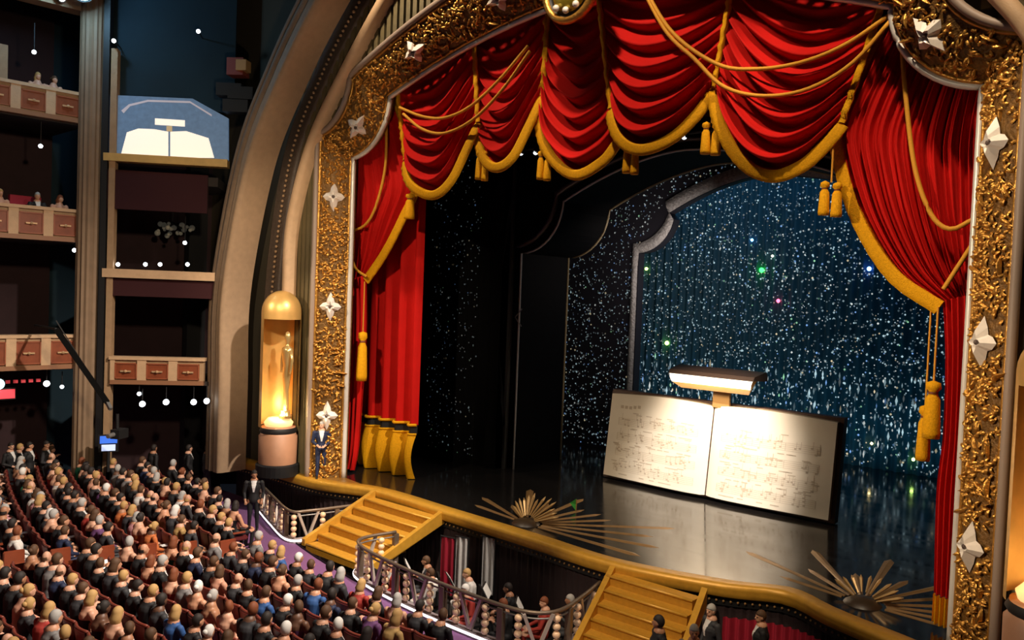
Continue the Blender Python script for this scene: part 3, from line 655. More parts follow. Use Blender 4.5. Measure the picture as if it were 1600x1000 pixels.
# stairs -----------------------------------------------------------------
def stairs(label, x0, x1, y0, n, rise, run, sk=0):
    T = thing('stage_stairs', label, 'stairs', (0, 0, 0), group='gold stairs down from the stage')
    for i in range(n):
        z = -rise*(i+1)+.02; y = y0-run*i; xa = x0+sk*i; xb = x1+sk*i
        mb = MB().box(((xa+xb)/2, y-run/2, z-rise/2), (xb-xa, run, rise)); mb.build('step', STAIRG, T)
        MB().tube([(xa, y-run+.01, z-.01), (xb, y-run+.01, z-.01)], .035, 6).build('nosing', LIPG, T, True)
    for x, s in ((x0-.06, 0), (x1+.06, 0)):
        mb = MB(); zb = -rise*n; yb = y0-run*n
        pts_ = [(y0+.05, .02), (y0+.05, -.35), (yb+.1, zb-.05), (yb-.02, zb-.05), (yb-.02, zb+.14)]
        v_ = [(x+dx+(sk*n if y_ < y0-.5 else 0), y_, z_) for dx in (-.07, .07) for y_, z_ in pts_]; m5 = 5
        mb.add(v_, [tuple(range(5)), tuple(range(9, 4, -1))]+[(i, 5+i, 5+(i+1) % 5, (i+1) % 5) for i in range(5)]); mb.build('stringer', LIPG, T)
stairs('gold carpeted stairs from the stage near the suited man', -6.8, -4.0, -.45, 6, .2, .37, -.05)
stairs('gold carpeted stairs in front of the giant book', 1.95, 4.1, -.72, 6, .2, .36, .085)

# display capsule -----------------------------------------------------------
def capsule(label, cx, cy, flip):
    T = thing('display_capsule', label, 'display case', (cx, cy, 0), group='gold display capsules beside the frame')
    r = .62
    MB().lathe([(.0, 0), (r+.06, 0), (r+.06, .34), (r, .38), (.0, .38)], (0, 0, 0), 28).build('plinth', BLACK, T)
    MB().lathe([(r*.96, .38), (r*.98, 1.25), (r*.9, 1.3), (r*.86, 1.55), (0, 1.55)], (0, 0, 0), 28).build('pedestal', mat('pinkish_cream_pedestal', (.46, .23, .13), .5, noise=.15, nscale=4), T, True)
    MB().lathe([(r*.84, 1.30), (r*.96, 1.42), (r*.84, 1.55)], (0, 0, 0), 28).build('dark_collar', BLACK, T, True)
    a_view = math.atan2(CAM.y-cy, CAM.x-cx)+(.12 if not flip else 0)
    prof = [(r, 1.55), (r, 5.2)]+[(r*math.cos(a), 5.2+r*1.1*math.sin(a)) for a in [PI/2*i/8 for i in range(1, 9)]]
    MB().lathe(prof, (0, 0, 0), 30, a_view+1.15, a_view+2*PI-1.15).build('shell', mat('hammered_gold_shell', (.72, .42, .13), .38, metal=.45, noise=.2, nscale=3), T, True)
    hood = [(r*math.cos(a), 5.2+r*1.1*math.sin(a)) for a in [PI/2*i/8 for i in range(0, 9)]]
    MB().lathe([(r, 4.98)]+hood, (0, 0, 0), 16, a_view-1.15, a_view+1.15).build('hood', mat('hammered_gold_shell', (0, 0, 0)), T, True)
    MB().lathe([(0, 1.56), (.42, 1.56), (.46, 1.68), (.34, 1.82), (0, 1.84)], (0, 0, 0), 20).build('lit_base', mat('lit_base_glow', (1, .70, .30), emit=.8), T, True)
    pl = bpy.data.lights.new('capsule_lamp', 'POINT'); pl.energy = 45 if flip else 85; pl.color = (1, .74, .38); pl.shadow_soft_size = .12
    lo = bpy.data.objects.new('capsule_lamp', pl); C.objects.link(lo); lo.location = (cx+.35*math.cos(a_view), cy+.35*math.sin(a_view), 2.05)
    # plain standing gold figure
    S = thing('gold_statue', 'plain gold standing figure inside the capsule '+('by the suited man' if not flip else 'at the right edge'), 'statue', (cx+.28*math.cos(a_view+.7), cy+.28*math.sin(a_view+.7), 1.84), group='gold figures in the capsules')
    mb = MB(); G = mat('statue_gold', (.85, .60, .24), .25, metal=.7)
    mb.lathe([(0, 0), (.20, 0), (.20, .10), (.15, .14), (.15, .24), (0, .24)], (0, 0, 0), 16); mb.build('base', G, S, True)
    mb = MB(); mb.lathe([(.10, .22), (.11, .5), (.09, .85), (.13, 1.15), (.15, 1.35), (.125, 1.55), (.16, 1.85), (.21, 2.1), (.20, 2.22), (.07, 2.30), (.06, 2.38), (.105, 2.48), (.115, 2.6), (.085, 2.72), (.0, 2.76)], (0, 0, 0), 16); mb.v = [(x*1.05, y*.75, z) for x, y, z in mb.v]; mb.build('body', G, S, True)
    for s in (-1, 1):
        MB().tube([(s*.20, 0, 2.16), (s*.27, .0, 1.85), (s*.25, -.03, 1.55), (s*.23, -.05, 1.42)], [.06, .055, .04, .045], 8).build('arm', G, S, True)
    return T
capsule('gold round-topped display capsule on a pedestal left of the frame', -10.55, -1.3, False)
capsule('gold display capsule cut off at the right picture edge', 10.36, -1.3, True)

# ================================================================== PIT RAIL
def rail_pt(x, z): return Vector((x, rail_y(x), z))
FL = -1.25
POST = MB().box((0, 0, .42), (.13, .13, .84)).mesh('post', BRONZE)
mb = MB()
for k in range(4): mb.ball((0, 0, .15+k*.18), (.085, .085, .085), 10, 8)
BEADS = mb.mesh('bead_column', GLOBE, True)
VB = MB().bar((-.02, 0, .06), (-.30, 0, .84), .07).bar((.02, 0, .06), (.30, 0, .84), .07).mesh('v_brace', mat('pale_metal', (.55, .48, .42), .4, metal=.3))
SHOE = MB().box((0, 0, 0), (.1, .1, .05)).mesh('foot', BRONZE)
def rail(label, path):
    P = spline(path, 60); T = thing('pit_rail', label, 'railing', group='rails around the orchestra pit')
    MB().tube([p+Vector((0, 0, .88)) for p in P], .045, 8).build('handrail', BRONZE, T, True)
    MB().tube([p+Vector((0, 0, .76)) for p in P], .02, 6).build('upper_rod', STEEL, T, True)
    mb = MB(); N = len(P)-1
    def g(u, v):
        p = P[int(round(u*N))]; t = (P[min(N, int(round(u*N))+1)]-P[max(0, int(round(u*N))-1)]).normalized(); n = Vector((t.y, -t.x, 0)).normalized()
        k = [(.10, 0), (.10, .11), (-.10, .11), (-.10, 0)][int(round(v*3))]; return p+n*k[0]+Vector((0, 0, k[1]))
    mb.grid(g, N, 3); mb.build('kerb', mat('rail_kerb', (.35, .30, .33), .5), T)
    mb = MB()
    def g2(u, v):
        i = int(round(u*N)); p = P[i]; t = (P[min(N, i+1)]-P[max(0, i-1)]).normalized(); n = Vector((t.y, -t.x, 0)).normalized(); return p+n*.108+Vector((0, 0, .05+.06*v))
    mb.grid(g2, N, 1); mb.build('light_strip', LEDS, T)
    L = sum((P[i+1]-P[i]).length for i in range(N)); n = max(2, int(L/.42))
    for i in range(n+1):
        f = i/n; k = min(N-1, int(f*N)); p = P[k].lerp(P[k+1], f*N-k); t = P[k+1]-P[k]; a = math.atan2(t.y, t.x)
        kind = i % 4; nm, me = [('post', POST), ('bead_column', BEADS), ('v_brace', VB), ('bead_column', BEADS)][kind]
        put(nm, me, T, tuple(p+Vector((0, 0, .08 if kind else .0))), (0, 0, a), (1, 1, 1 if kind == 0 else .93))
rail('short pit rail section beside the dark-suited usher', [(-11.2, -1.5, FL), (-9.4, -2.2, FL), (-7.75, -2.75, FL), (-7.4, -2.3, FL), (-7.1, -1.2, FL), (-6.98, -.7, FL)])
rail('long curved pit rail with lit base between the two gold stairs', [(-4.2, -1.9, FL), (-4.35, -2.95, FL), (-3.7, -3.4, FL), (-2.0, -3.68, FL), (0, -3.78, FL), (1.6, -3.7, FL), (2.15, -3.2, FL), (2.05, -2.2, FL), (1.8, -1.1, FL)])

# ================================================================== SIDE BOXES
BA, BB = (-13.15, -2.15), (-15.35, -4.85)           # right bay
LA, LB = (-15.95, -5.35), (-16.15, -9.2)            # left bay
def wallpt(px, py, left): return atplane(px, py, *( (LA, LB) if left else (BA, BB) ))
def bay_frame(left):
    a, b = (LA, LB) if left else (BA, BB); d = Vector((b[0]-a[0], b[1]-a[1], 0)); L = d.length; d.normalize()
    n = Vector((-d.y, d.x, 0)); 
    if n.dot(Vector((CAM.x-a[0], CAM.y-a[1], 0))) < 0: n = -n
    return Vector((a[0], a[1], 0)), d, n, L
def bayang(left): a, d, n, L = bay_frame(left); return math.atan2(-d.y, -d.x)
def wall_box(mb, left, s0, s1, o0, o1, z0, z1):       # s along the wall, o outward
    a, d, n, L = bay_frame(left); v_ = [a+d*s+n*o+Vector((0, 0, z)) for z in (z0, z1) for s, o in ((s0, o0), (s1, o0), (s1, o1), (s0, o1))]
    mb.add(v_, [(3, 2, 1, 0), (4, 5, 6, 7), (0, 1, 5, 4), (1, 2, 6, 5), (2, 3, 7, 6), (3, 0, 4, 7)]); return mb
def parapet(label, left, s0, s1, zt, zb, npan):
    T = thing('box_parapet', label, 'balcony', group='panelled fronts of the side boxes')
    wall_box(MB(), left, s0, s1, -.15, .08, zb, zt).build('front', CREAM_D, T)
    wall_box(MB(), left, s0-.04, s1+.04, -.22, .16, zt, zt+.10).build('top_rail', CREAM, T)
    wall_box(MB(), left, s0, s1, -.15, .14, zb-.06, zb+.08).build('bottom_rail', mat('dull_copper_rail', (.30, .14, .07), .5), T)
    st = (s1-s0)/npan; a, d, n, L = bay_frame(left)
    for k in range(npan):
        q0 = s0+st*k+.14; q1 = s0+st*(k+1)-.14
        p_ = wall_box(MB(), left, q0, q1, .08, .115, zb+.12, zt-.10).build('panel', MAHOG, T)
        for (e0, e1, f0, f1) in ((q0, q1, zt-.14, zt-.10), (q0, q1, zb+.12, zb+.16), (q0, q0+.04, zb+.12, zt-.1), (q1-.04, q1, zb+.12, zt-.1)):
            wall_box(MB(), left, e0, e1, .115, .14, f0, f1).build('panel_moulding', mat('red_brown_moulding', (.32, .09, .04), .4), p_)
        c = a+d*((q0+q1)/2)+n*.15+Vector((0, 0, (zb+zt)/2))
        MB().bar(c-d*.16, c+d*.16, .05, .05).ball(c+n*.03, .05, 6, 5).build('brass_ornament', mat('brass_pull', (.75, .50, .28), .3, metal=.4), p_)
        wall_box(MB(), left, q1, q1+.28 if k < npan-1 else q1+.14, .08, .135, zb+.04, zt).build('pilaster', CREAM, T)
    return T
def slab(label, left, s0, s1, z, depth=3.2):
    o = wall_box(MB(), left, s0, s1, -depth, 0, z-.25, z).build('box_floor', mat('box_floor_dark', (.025, .018, .016), .8)); return o
aL, dL, nL, LL = bay_frame(True); aR, dR, nR, LR = bay_frame(False)
zl = {}
for key, (yt, yb) in {'top': (150, 190), 'mid': (333, 376), 'low': (527, 572)}.items():
    zl[key] = (wallpt(120, yt, True).z, wallpt(120, yb, True).z)
parapet('top box front with mahogany panels, uppermost on the far left wall', True, -.05, LL, zl['top'][0], zl['top'][1], 4)
parapet('middle box front with mahogany panels on the far left wall', True, -.05, LL, zl['mid'][0], zl['mid'][1], 4)
parapet('lowest box front with mahogany panels on the far left wall', True, -.05, LL, zl['low'][0], zl['low'][1], 4)
zr_t, zr_b = wallpt(262, 563, False).z, wallpt(262, 598, False).z
parapet('low box front with three panels beside the outer arch band', False, .25, LR-.35, zr_t, zr_b, 3)
wall_zs = []
# side wall pieces: back walls of the boxes and columns
mb = MB(); wall_box(mb, True, -.2, LL+6, -3.4, -3.2, -1.4, 18); wall_box(mb, False, -.5, LR+.5, -3.3, -3.1, -1.4, 18)
struct(mb.build('wall_left', mat('box_dark_wall', (.030, .012, .014), .9, noise=.3, nscale=3)), 'dark back wall of the side boxes')
mb = MB()
for key in zl: wall_box(mb, True, -.2, LL+2, -3.3, -.12, zl[key][1]-.10, zl[key][1]+.06)
wall_box(mb, False, .0, LR, -3.2, -.12, zr_b-.10, zr_b+.04)
zs_ledge = wallpt(238, 428, False).z
wall_box(mb, False, .0, LR, -3.2, -.12, zs_ledge-.5, zs_ledge-.3)
zs_scr = wallpt(262, 258, False).z
wall_box(mb, False, .0, LR, -3.2, -.12, zs_scr-.6, zs_scr-.3)
struct(mb.build('trim_box_floors', mat('box_floor_dark', (.025, .018, .016), .8)), 'dark floors of the side boxes')
mb = MB(); wall_box(mb, False, -.05, LR-.05, -.2, .14, zs_ledge-.16, zs_ledge+.12); struct(mb.build('trim_4', CREAM), 'cream ledge of the middle box')
mb = MB(); wall_box(mb, False, .0, LR-.05, -.2, .0, zs_ledge-.75, zs_ledge-.16); struct(mb.build('trim_5', mat('apron_red', (.035, .004, .006), .9)), 'dark red apron under the cream ledge')
mb = MB(); wall_box(mb, False, .3, LR-.05, -.2, .0, zs_scr-1.5, zs_scr-.25); struct(mb.build('trim_6', mat('apron_red', (0, 0, 0))), 'dark red apron under the screen')
# column between the bays
cx, cy = (BB[0]+LA[0])/2, (BB[1]+LA[1])/2
def column(x, y, r, z0, z1, name, m_, label):
    mb = MB(); n = 28
    mb.lathe([(1, 0), (1, 1)], (0, 0, 0), n); mb.v = [(x+r*(1-.10*(k % 2))*vx, y+r*(1-.10*(k % 2))*vy, lerp(z0, z1, vz)) for k, (vx, vy, vz) in enumerate(mb.v)]
    return struct(mb.build(name, m_), label)
column(cx-.05, cy-.05, .35, -1.3, 18, 'trim_7', mat('column_tan', (.25, .165, .10), .7, noise=.25, nscale=3), 'tan fluted column between the side boxes')
mb = MB(); wall_box(mb, False, LR-.12, LR+.06, -.3, .10, -1, 18); struct(mb.build('trim_8', BLACK), 'black strip beside the fluted column')
mb = MB(); wall_box(mb, False, LR-.35, LR-.16, -.3, .04, -1, zs_scr+3.6); struct(mb.build('trim_9', CREAM_D), 'narrow tan jamb of the middle bay')
# upper beam, top of left bay
zt_ = wallpt(80, 8, True).z; mb = MB(); wall_box(mb, True, -.1, LL+1, -.4, .2, zt_, zt_+.8); struct(mb.build('trim_10', CREAM_D), 'tan beam above the top box')
mb = MB(); wall_box(mb, True, 1.9, 2.25, -1.0, -.7, zl['top'][0]-.1, zl['top'][0]+1.3); struct(mb.build('trim_11', CREAM_D), 'pale post inside the top box')
struct(MB().slab([(-26, -26), (18, -26), (18, -.9), (-26, -.9)], 19, 19.3).build('ceiling', mat('dark_ceiling', (.012, .016, .02), .9)), 'dark auditorium ceiling')
struct(MB().box((-19.6, -8, 8), (.3, 20, 22)).build('wall_left_outer', mat('teal_lit_wall', (.004, .020, .032), .9, noise=.5, nscale=.6)), 'dark outer wall')  # teal-blue wash of light on the dark wall, put into its base colour
# dark upper wall of the right bay (above the screen)
mb = MB(); wall_box(mb, False, -.4, LR, -.6, -.45, wallpt(260, 150, False).z-.3, 18.8); struct(mb.build('wall_upper_left', mat('teal_lit_wall', (0, 0, 0))), 'dark wall above the screen')
# projection screen ---------------------------------------------------------
def wp(px, py, off): p = wallpt(px, py, False); return p+nR*off
SC = thing('video_screen', 'large video screen above the boxes showing the lit book', 'screen')
def flat(name, pxs, off, m_, par, th=.02):
    P = [wp(px, py, off) for px, py in pxs]; n = len(P); Q = [p-nR*th for p in P]
    return MB().add(P+Q, [tuple(range(n)), tuple(range(2*n-1, n-1, -1))]+[(i, (i+1) % n, n+(i+1) % n, n+i) for i in range(n)]).build(name, m_, par)
scrm = mat('screen_blue', (.10, .17, .28), .5, noise=.5, nscale=7, emit=.0)
b_ = scrm.node_tree.nodes['Principled BSDF']; b_.inputs['Emission Color'].default_value = (.09, .15, .24, 1); b_.inputs['Emission Strength'].default_value = .55
flat('picture', [(167, 147), (300, 153), (356, 184), (356, 252), (165, 240)], -.1, scrm, SC, .15)
pgm = mat('screen_page', (1, .90, .76), emit=.72)
flat('left_page_image', [(197, 206), (215, 200), (240, 201), (262, 205), (262, 245), (188, 240)], -.09, pgm, SC)
flat('right_page_image', [(265, 205), (290, 204), (325, 215), (334, 246), (265, 246)], -.09, pgm, SC)
flat('lamp_image', [(241, 184), (288, 187), (288, 197), (241, 194)], -.09, pgm, SC)
flat('lamp_stem_image', [(259, 196), (268, 196), (268, 205), (259, 204)], -.092, mat('screen_stem', (.6, .45, .25), emit=.4), SC)
flat('frame_arch_image', [(188, 172), (200, 162), (230, 155), (296, 157), (330, 178), (330, 181), (296, 160), (230, 158), (202, 165), (192, 176)], -.09, mat('screen_arch', (.5, .45, .5), emit=.4), SC)
sb = flat('bottom_ledge', [(163, 239), (356, 250), (356, 262), (163, 251)], .12, mat('gold_ledge', (.66, .42, .14), .4, noise=.2, nscale=4), SC, .5)
# red box at the curtain of the arch (upper right end of bay)
rb = thing('red_lantern_box', 'small red and gold lantern box fixed beside the outer arch band', 'fixture', tuple(wallpt(374, 110, False)+nR*.3))
MB().box((0, 0, 0), (.55, .5, .55), .6).build('red_body', mat('lantern_red', (.20, .035, .02), .5), rb); MB().box((.28, .02, .02), (.34, .4, .34), .6).build('gold_end', mat('lantern_gold', (.45, .25, .09), .5), rb)
rk = thing('speaker_rack', 'black speaker rack hanging above the screen beside the arch', 'speaker', tuple(wallpt(380, 150, False)+nR*.25))
for k, (dx, dz) in enumerate(((0, 0), (-.12, -.42), (-.3, .1))): MB().box((dx, dx*.8, dz), (.8, .5, .40), .75).build('cabinet', BLACK, rk)
# small lamps ---------------------------------------------------------------
def lamp_at(label, p, r=.075, m_=BULB, can=True):
    T = thing('house_lamp', label, 'lamp', tuple(p), group='small bright lamps in the side boxes')
    tc = (CAM-Vector(p)); tc.z = 0; tc.normalize()
    MB().ball((0, 0, 0), r, 10, 8).build('bulb', m_, T, True)
    if can: MB().tube([-tc*r*2.6, -tc*r*1.6, -tc*r*.2], [r*.5, r*1.15, r*1.2], 8).build('housing', BLACK, T, True)
    return T
LMP = [(313, 54, 0, .35, 'lone lamp on the dark wall high above the screen'), (182, 68, 0, .3, 'tilted lamp on the dark wall left above the screen'), (60, 78, 1, -.4, 'lamp glowing inside the top left box'),
 (72, 226, 1, -.5, 'left lamp inside the middle left box'), (135, 233, 1, -.2, 'right lamp inside the middle left box by the column'), (118, 391, 1, -.1, 'left lamp under the middle left box front'), (140, 395, 1, .0, 'right lamp under the middle left box front'),
 (183, 413, 0, -.1, 'leftmost lamp on the cream ledge'), (226, 413, 0, -.1, 'second lamp on the cream ledge'), (249, 413, 0, -.1, 'third lamp on the cream ledge'), (292, 413, 0, -.1, 'rightmost lamp on the cream ledge'), (283, 378, 0, -.6, 'lamp floating above the cream ledge in the dark box'),
 (218, 615, 0, .05, 'small upper lamp under the three-panel box front'), (223, 631, 0, .05, 'leftmost bright lamp under the three-panel box front'), (260, 628, 0, .05, 'second bright lamp under the three-panel box front'), (303, 628, 0, .05, 'third bright lamp under the three-panel box front'), (325, 625, 0, .25, 'rightmost bright lamp under the three-panel box front'),
 (78, 601, 1, -.3, 'bright lamp under the lowest left box front'), (102, 606, 1, -.3, 'dim lamp beside the bright one under the lowest left box')]
for px, py, lf, off, lb in LMP:
    p = wallpt(px, py, lf)+(nL if lf else nR)*off; big = py > 600 and 'small' not in lb and 'dim' not in lb
    T_ = lamp_at(lb, p, .095 if big else .065, BULBD if ('dim' in lb) else BULB)
    if 'dark wall' in lb: MB().bar((0, 0, 0), tuple(nR*-(off+.46)), .03).build('wall_bracket', BLACK, T_)
    elif 'ledge' not in lb or 'floating' in lb: MB().tube([(0, 0, .05), (0, 0, .5 if py > 560 or 380 < py < 400 else .9)], .015, 5).build('drop_rod', BLACK, T_)
# exit sign, cyan lamp
ex = thing('red_sign', 'glowing red sign board below the lowest left box', 'sign', tuple(wallpt(12, 618, True)+nL*-.4))
MB().box((0, 0, 0), (.12, .6, .28)).build('sign_face', mat('sign_red', (.9, .06, .08), emit=.8), ex); MB().box((-.03, 0, .0), (.1, .68, .36)).build('sign_frame', BLACK, ex)
lamp_at('large cyan-white lamp at the left picture edge under the lowest box', wallpt(2, 602, True)+nL*-.3, .17, mat('bulb_cyan', (.5, .95, 1), emit=5))
rs = thing('red_letter_strip', 'row of small red lit bars under the lowest left box', 'sign', tuple(wallpt(45, 598, True)+nL*-.5))
for k in range(5): MB().box((0, -.45+k*.22, 0), (.05, .12, .10)).build('lit_bar', mat('sign_red_dim', (.5, .04, .05), emit=.4), rs)
# large blue-white spotlight
SPT = wallpt(147, 3, False)+nR*1.1
sp = thing('follow_spot', 'glaring blue-white spotlight at the top of the fluted column', 'spotlight', tuple(SPT))
tc = (CAM-SPT).normalized(); MB().ball(tc*.12, .30, 14, 10).build('lens', BULBB, sp, True); MB().tube([-tc*.7, -tc*.5, tc*.05], [.2, .33, .36], 12, False).build('housing', BLACK, sp, True)
MB().bar((0, 0, .25), (-.2, .1, 1.6), .06).build('yoke', BLACK, sp)
pl = bpy.data.lights.new('follow_spot_light', 'POINT'); pl.energy = 160; pl.color = (.35, .70, 1); pl.shadow_soft_size = .15; lo = bpy.data.objects.new('follow_spot_light', pl); C.objects.link(lo); lo.location = SPT+tc*.75
s2 = thing('second_follow_spot', 'smaller white spotlight in the top left corner under the beam', 'spotlight', tuple(wallpt(88, 3, True)+nL*.5))
MB().ball(tc*.05, .09, 10, 8).build('lens', BULB, s2, True); MB().tube([-tc*.4, tc*.03], [.1, .13], 10, False).build('housing', BLACK, s2, True)
# red chair back and chandelier-like sconce in the boxes
rc = thing('red_box_chair', 'red high-backed chair in the middle left box', 'chair', tuple(wallpt(58, 335, True)+nL*-1.2)); rc.location.z = zl['mid'][1]+.06
MB().box((0, 0, .75), (.12, .95, 1.1), .1).build('backrest', mat('chair_red', (.40, .02, .05), .7), rc); MB().box((.3, 0, .42), (.5, .9, .12), .1).build('seat', DKRED, rc)
for dx in (.1, .5):
    for dy in (-.38, .38): MB().box((dx, dy, .18), (.05, .05, .36), .1).build('leg', BLACK, rc)
gl = thing('glass_sconce', 'dim crystal lamp cluster hanging in the dark box above the cream ledge', 'lamp', tuple(wallpt(247, 350, False)+nR*-2.2))
rn = random.Random(4)
for k in range(22): MB().ball((rn.uniform(-.5, .6), rn.uniform(-.5, .5), rn.uniform(-.28, .16)), rn.uniform(.05, .11), 7, 5).build('crystal', mat('dim_crystal', (.35, .33, .26), .2, emit=.05), gl, True)
MB().tube([(0, 0, .1), (0, 0, 1.4)], .02, 6).build('chain', BLACK, gl)
MB().tube([(-.5, 0, .1), (0, 0, .2), (.6, 0, .0)], .04, 6).build('frame_bar', BLACK, gl)
# camera crane ---------------------------------------------------------------
cr = thing('camera_crane', 'black camera crane boom slanting down past the lowest left box', 'camera crane', tuple(wallpt(205, 640, False)+nR*1.6))
base = Vector(cr.location); a_ = wallpt(52, 508, True)+nL*2.0-base; b_2 = wallpt(190, 618, False)+nR*1.6-base
MB().bar(a_, a_-nL*1.85, .06).build('parapet_bracket', BLACK, cr); MB().bar(a_, b_2, .12, .16).build('boom', mat('boom_black', (.003, .003, .003), .8, spec=.1), cr); MB().bar(a_+Vector((0, 0, .25)), b_2, .03).build('stay_cable', BLACK, cr)
MB().bar(b_2, b_2+Vector((.25, 0, -.18)), .1).build('head_arm', STEEL, cr); MB().tube([(0, 0, .1), (.02, 0, -.35)], .05, 8).build('remote_head', BLACK, cr)
MB().box((.05, .05, -.5), (.30, .45, .28), .5).build('camera_body', BLACK, cr); MB().tube([(.12, -.15, -.5), (.22, -.38, -.52)], .07, 10).build('lens', STEEL, cr)
# blue monitor on the floor level
mo = thing('blue_monitor', 'small blue glowing monitor at floor level beside the column', 'monitor', tuple(wallpt(178, 688, False)+nR*.6)); mo.location.z += .0
za = math.atan2(CAM.y-mo.location.y, CAM.x-mo.location.x)
MB().box((0, 0, .02), (.07, .58, .56), za).build('casing', BLACK, mo)
Rm = Matrix.Rotation(za, 3, 'Z')
MB().box(Rm @ Vector((.04, 0, .14)), (.01, .5, .24), za).build('screen_top', mat('monitor_blue', (.04, .16, .75), emit=.7), mo); MB().box(Rm @ Vector((.04, 0, -.12)), (.01, .4, .2), za).build('screen_bottom', mat('monitor_pale', (.55, .65, .95), emit=.9), mo)
MB().box((0, 0, -.7), (.08, .08, .95)).build('stand', BLACK, mo); MB().box((0, 0, fz(mo.location.y)-mo.location.z+.04), (.5, .5, .06)).build('foot', BLACK, mo)
MB().bar((0, 0, -.9), (0, 0, fz(mo.location.y)-mo.location.z+.05), .08).build('stand_lower', BLACK, mo)

# ================================================================== PEOPLE
def capsule_v(mb, a, b, ra, rb, n=10):
    a = Vector(a); b = Vector(b); d = (b-a); L = d.length; d.normalize()
    pts_ = []; rr = []
    for k in range(5): t = PI/2*k/4; pts_.append(a-d*ra*math.cos(t)); rr.append(max(.002, ra*math.sin(t)))
    for k in range(5): t = PI/2*k/4; pts_.append(b+d*rb*math.sin(t)); rr.append(max(.002, rb*math.cos(t)))
    mb.tube(pts_, rr, n)
def chain(mb, pts_, rr, n=10):
    for i in range(len(pts_)-1): capsule_v(mb, pts_[i], pts_[i+1], rr[i], rr[i+1], n)
def body_mesh(name, J, voxel, bare=False, skirt=False):
    """one fused skin: J holds the joint positions; slots: 0 clothes, 1 skin, 2 shirt front, 3 shoes"""
    mb = MB(); H = Vector(J['head']); yaw = J.get('yaw', 0); R = Matrix.Rotation(yaw, 3, 'Z')
    chain(mb, J['spine'], [.155, .135, .165, .11], 14)
    # broaden trunk
    for (p, rx, ry, rz) in J['trunk']: mb.ball(p, (rx, ry, rz), 14, 10)
    nk = Vector(J['spine'][-1]); capsule_v(mb, nk, H-Vector((0, 0, .07)), .055, .05)
    mb.ball(H, (.074, .094, .115), 16, 12)
    k = len(mb.v); mb.ball((0, .028, -.055), (.056, .066, .062), 12, 10); mb.ball((0, .100, -.022), (.015, .021, .024), 8, 6); mb.ball((0, .066, .022), (.056, .030, .018), 8, 6)
    mb.ball((0, .084, -.066), (.026, .014, .012), 8, 6); mb.ball((.076, -.006, -.01), (.012, .022, .034), 8, 6); mb.ball((-.076, -.006, -.01), (.012, .022, .034), 8, 6)
    for i in range(k, len(mb.v)): q = R @ Vector(mb.v[i])+H; mb.v[i] = tuple(q)
    for s in ('l', 'r'):
        chain(mb, J['arm_'+s], [.068, .052, .036]); hd = Vector(J['arm_'+s][2]); d = (hd-Vector(J['arm_'+s][1])).normalized()
        side = d.cross(Vector((0, 0, 1))); side = side.normalized() if side.length > .05 else Vector((1, 0, 0)); upv = side.cross(d)
        pal = hd+d*.055; capsule_v(mb, hd, pal+d*.02, .030, .034); mb.ball(pal, (.036, .036, .030), 8, 6)
        curl = J.get('curl', .5)
        for fi, (off, ln) in enumerate(((-.030, .062), (-.010, .076), (.010, .070), (.029, .054))):
            b0 = pal+d*.03+side*off; b1 = b0+d*ln*.55-upv*ln*.15*curl*2; b2 = b1+d*ln*.35-upv*ln*.45*curl*2; chain(mb, [b0, b1, b2], [.0105, .0095, .008], 6)
        sg = 1 if s == 'r' else -1
        t0 = hd+d*.03+side*.028*-sg; chain(mb, [t0, t0+d*.035-side*.022*sg, t0+d*.066-side*.02*sg], [.013, .011, .009], 6)
        chain(mb, J['leg_'+s], [.092, .064, .045]); an = Vector(J['leg_'+s][2]); fw = Vector(J.get('foot', (0, 1, 0)))
        chain(mb, [an-fw*.03-Vector((0, 0, .035)), an+fw*.15-Vector((0, 0, .05))], [.045, .035])
    if skirt: mb.lathe([(.13, 0), (.17, -.2), (.20, -.5), (.24, -.82)], J['spine'][0], 14); 
    me = bpy.data.meshes.new(name+'_src'); me.from_pydata(mb.v, [], mb.f); o = bpy.data.objects.new(name+'_src', me); C.objects.link(o)
    md_ = o.modifiers.new('r', 'REMESH'); md_.mode = 'VOXEL'; md_.voxel_size = voxel
    sm = o.modifiers.new('s', 'SMOOTH'); sm.iterations = 2; sm.factor = .4
    dg = bpy.context.evaluated_depsgraph_get(); out = bpy.data.meshes.new_from_object(o.evaluated_get(dg)); out.name = name
    bpy.data.objects.remove(o)
    out.materials.clear()
    for k in range(4): out.materials.append(None)
    hands = [Vector(J['arm_'+s][2]) for s in 'lr']; nz = nk.z; fw = Vector(J.get('foot', (0, 1, 0)))
    for p in out.polygons:
        c = p.center; s_ = 0
        if (c-H).length < .17 or (c.z > nz+.02 and (c-nk).length < .14): s_ = 1
        if min((c-h).length for h in hands) < .12 and min((c-h-(h-Vector(J['arm_'+q][1])).normalized()*.06).length for h, q in zip(hands, 'lr')) < .115: s_ = 1
        if bare and c.z > nz-.17: s_ = 1
        if bare and min((c-Vector(J['arm_'+q][1])).length for q in 'lr') < .17: s_ = 1
        if not bare and s_ == 0 and nz-.30 < c.z < nz+.03 and abs(c.x-nk.x) < .02+.20*(c.z-nz+.30) and c.y > nk.y+.05: s_ = 2
        if c.z < J['leg_l'][2][2]+.02: s_ = 3
        p.material_index = s_; p.use_smooth = True
    return out
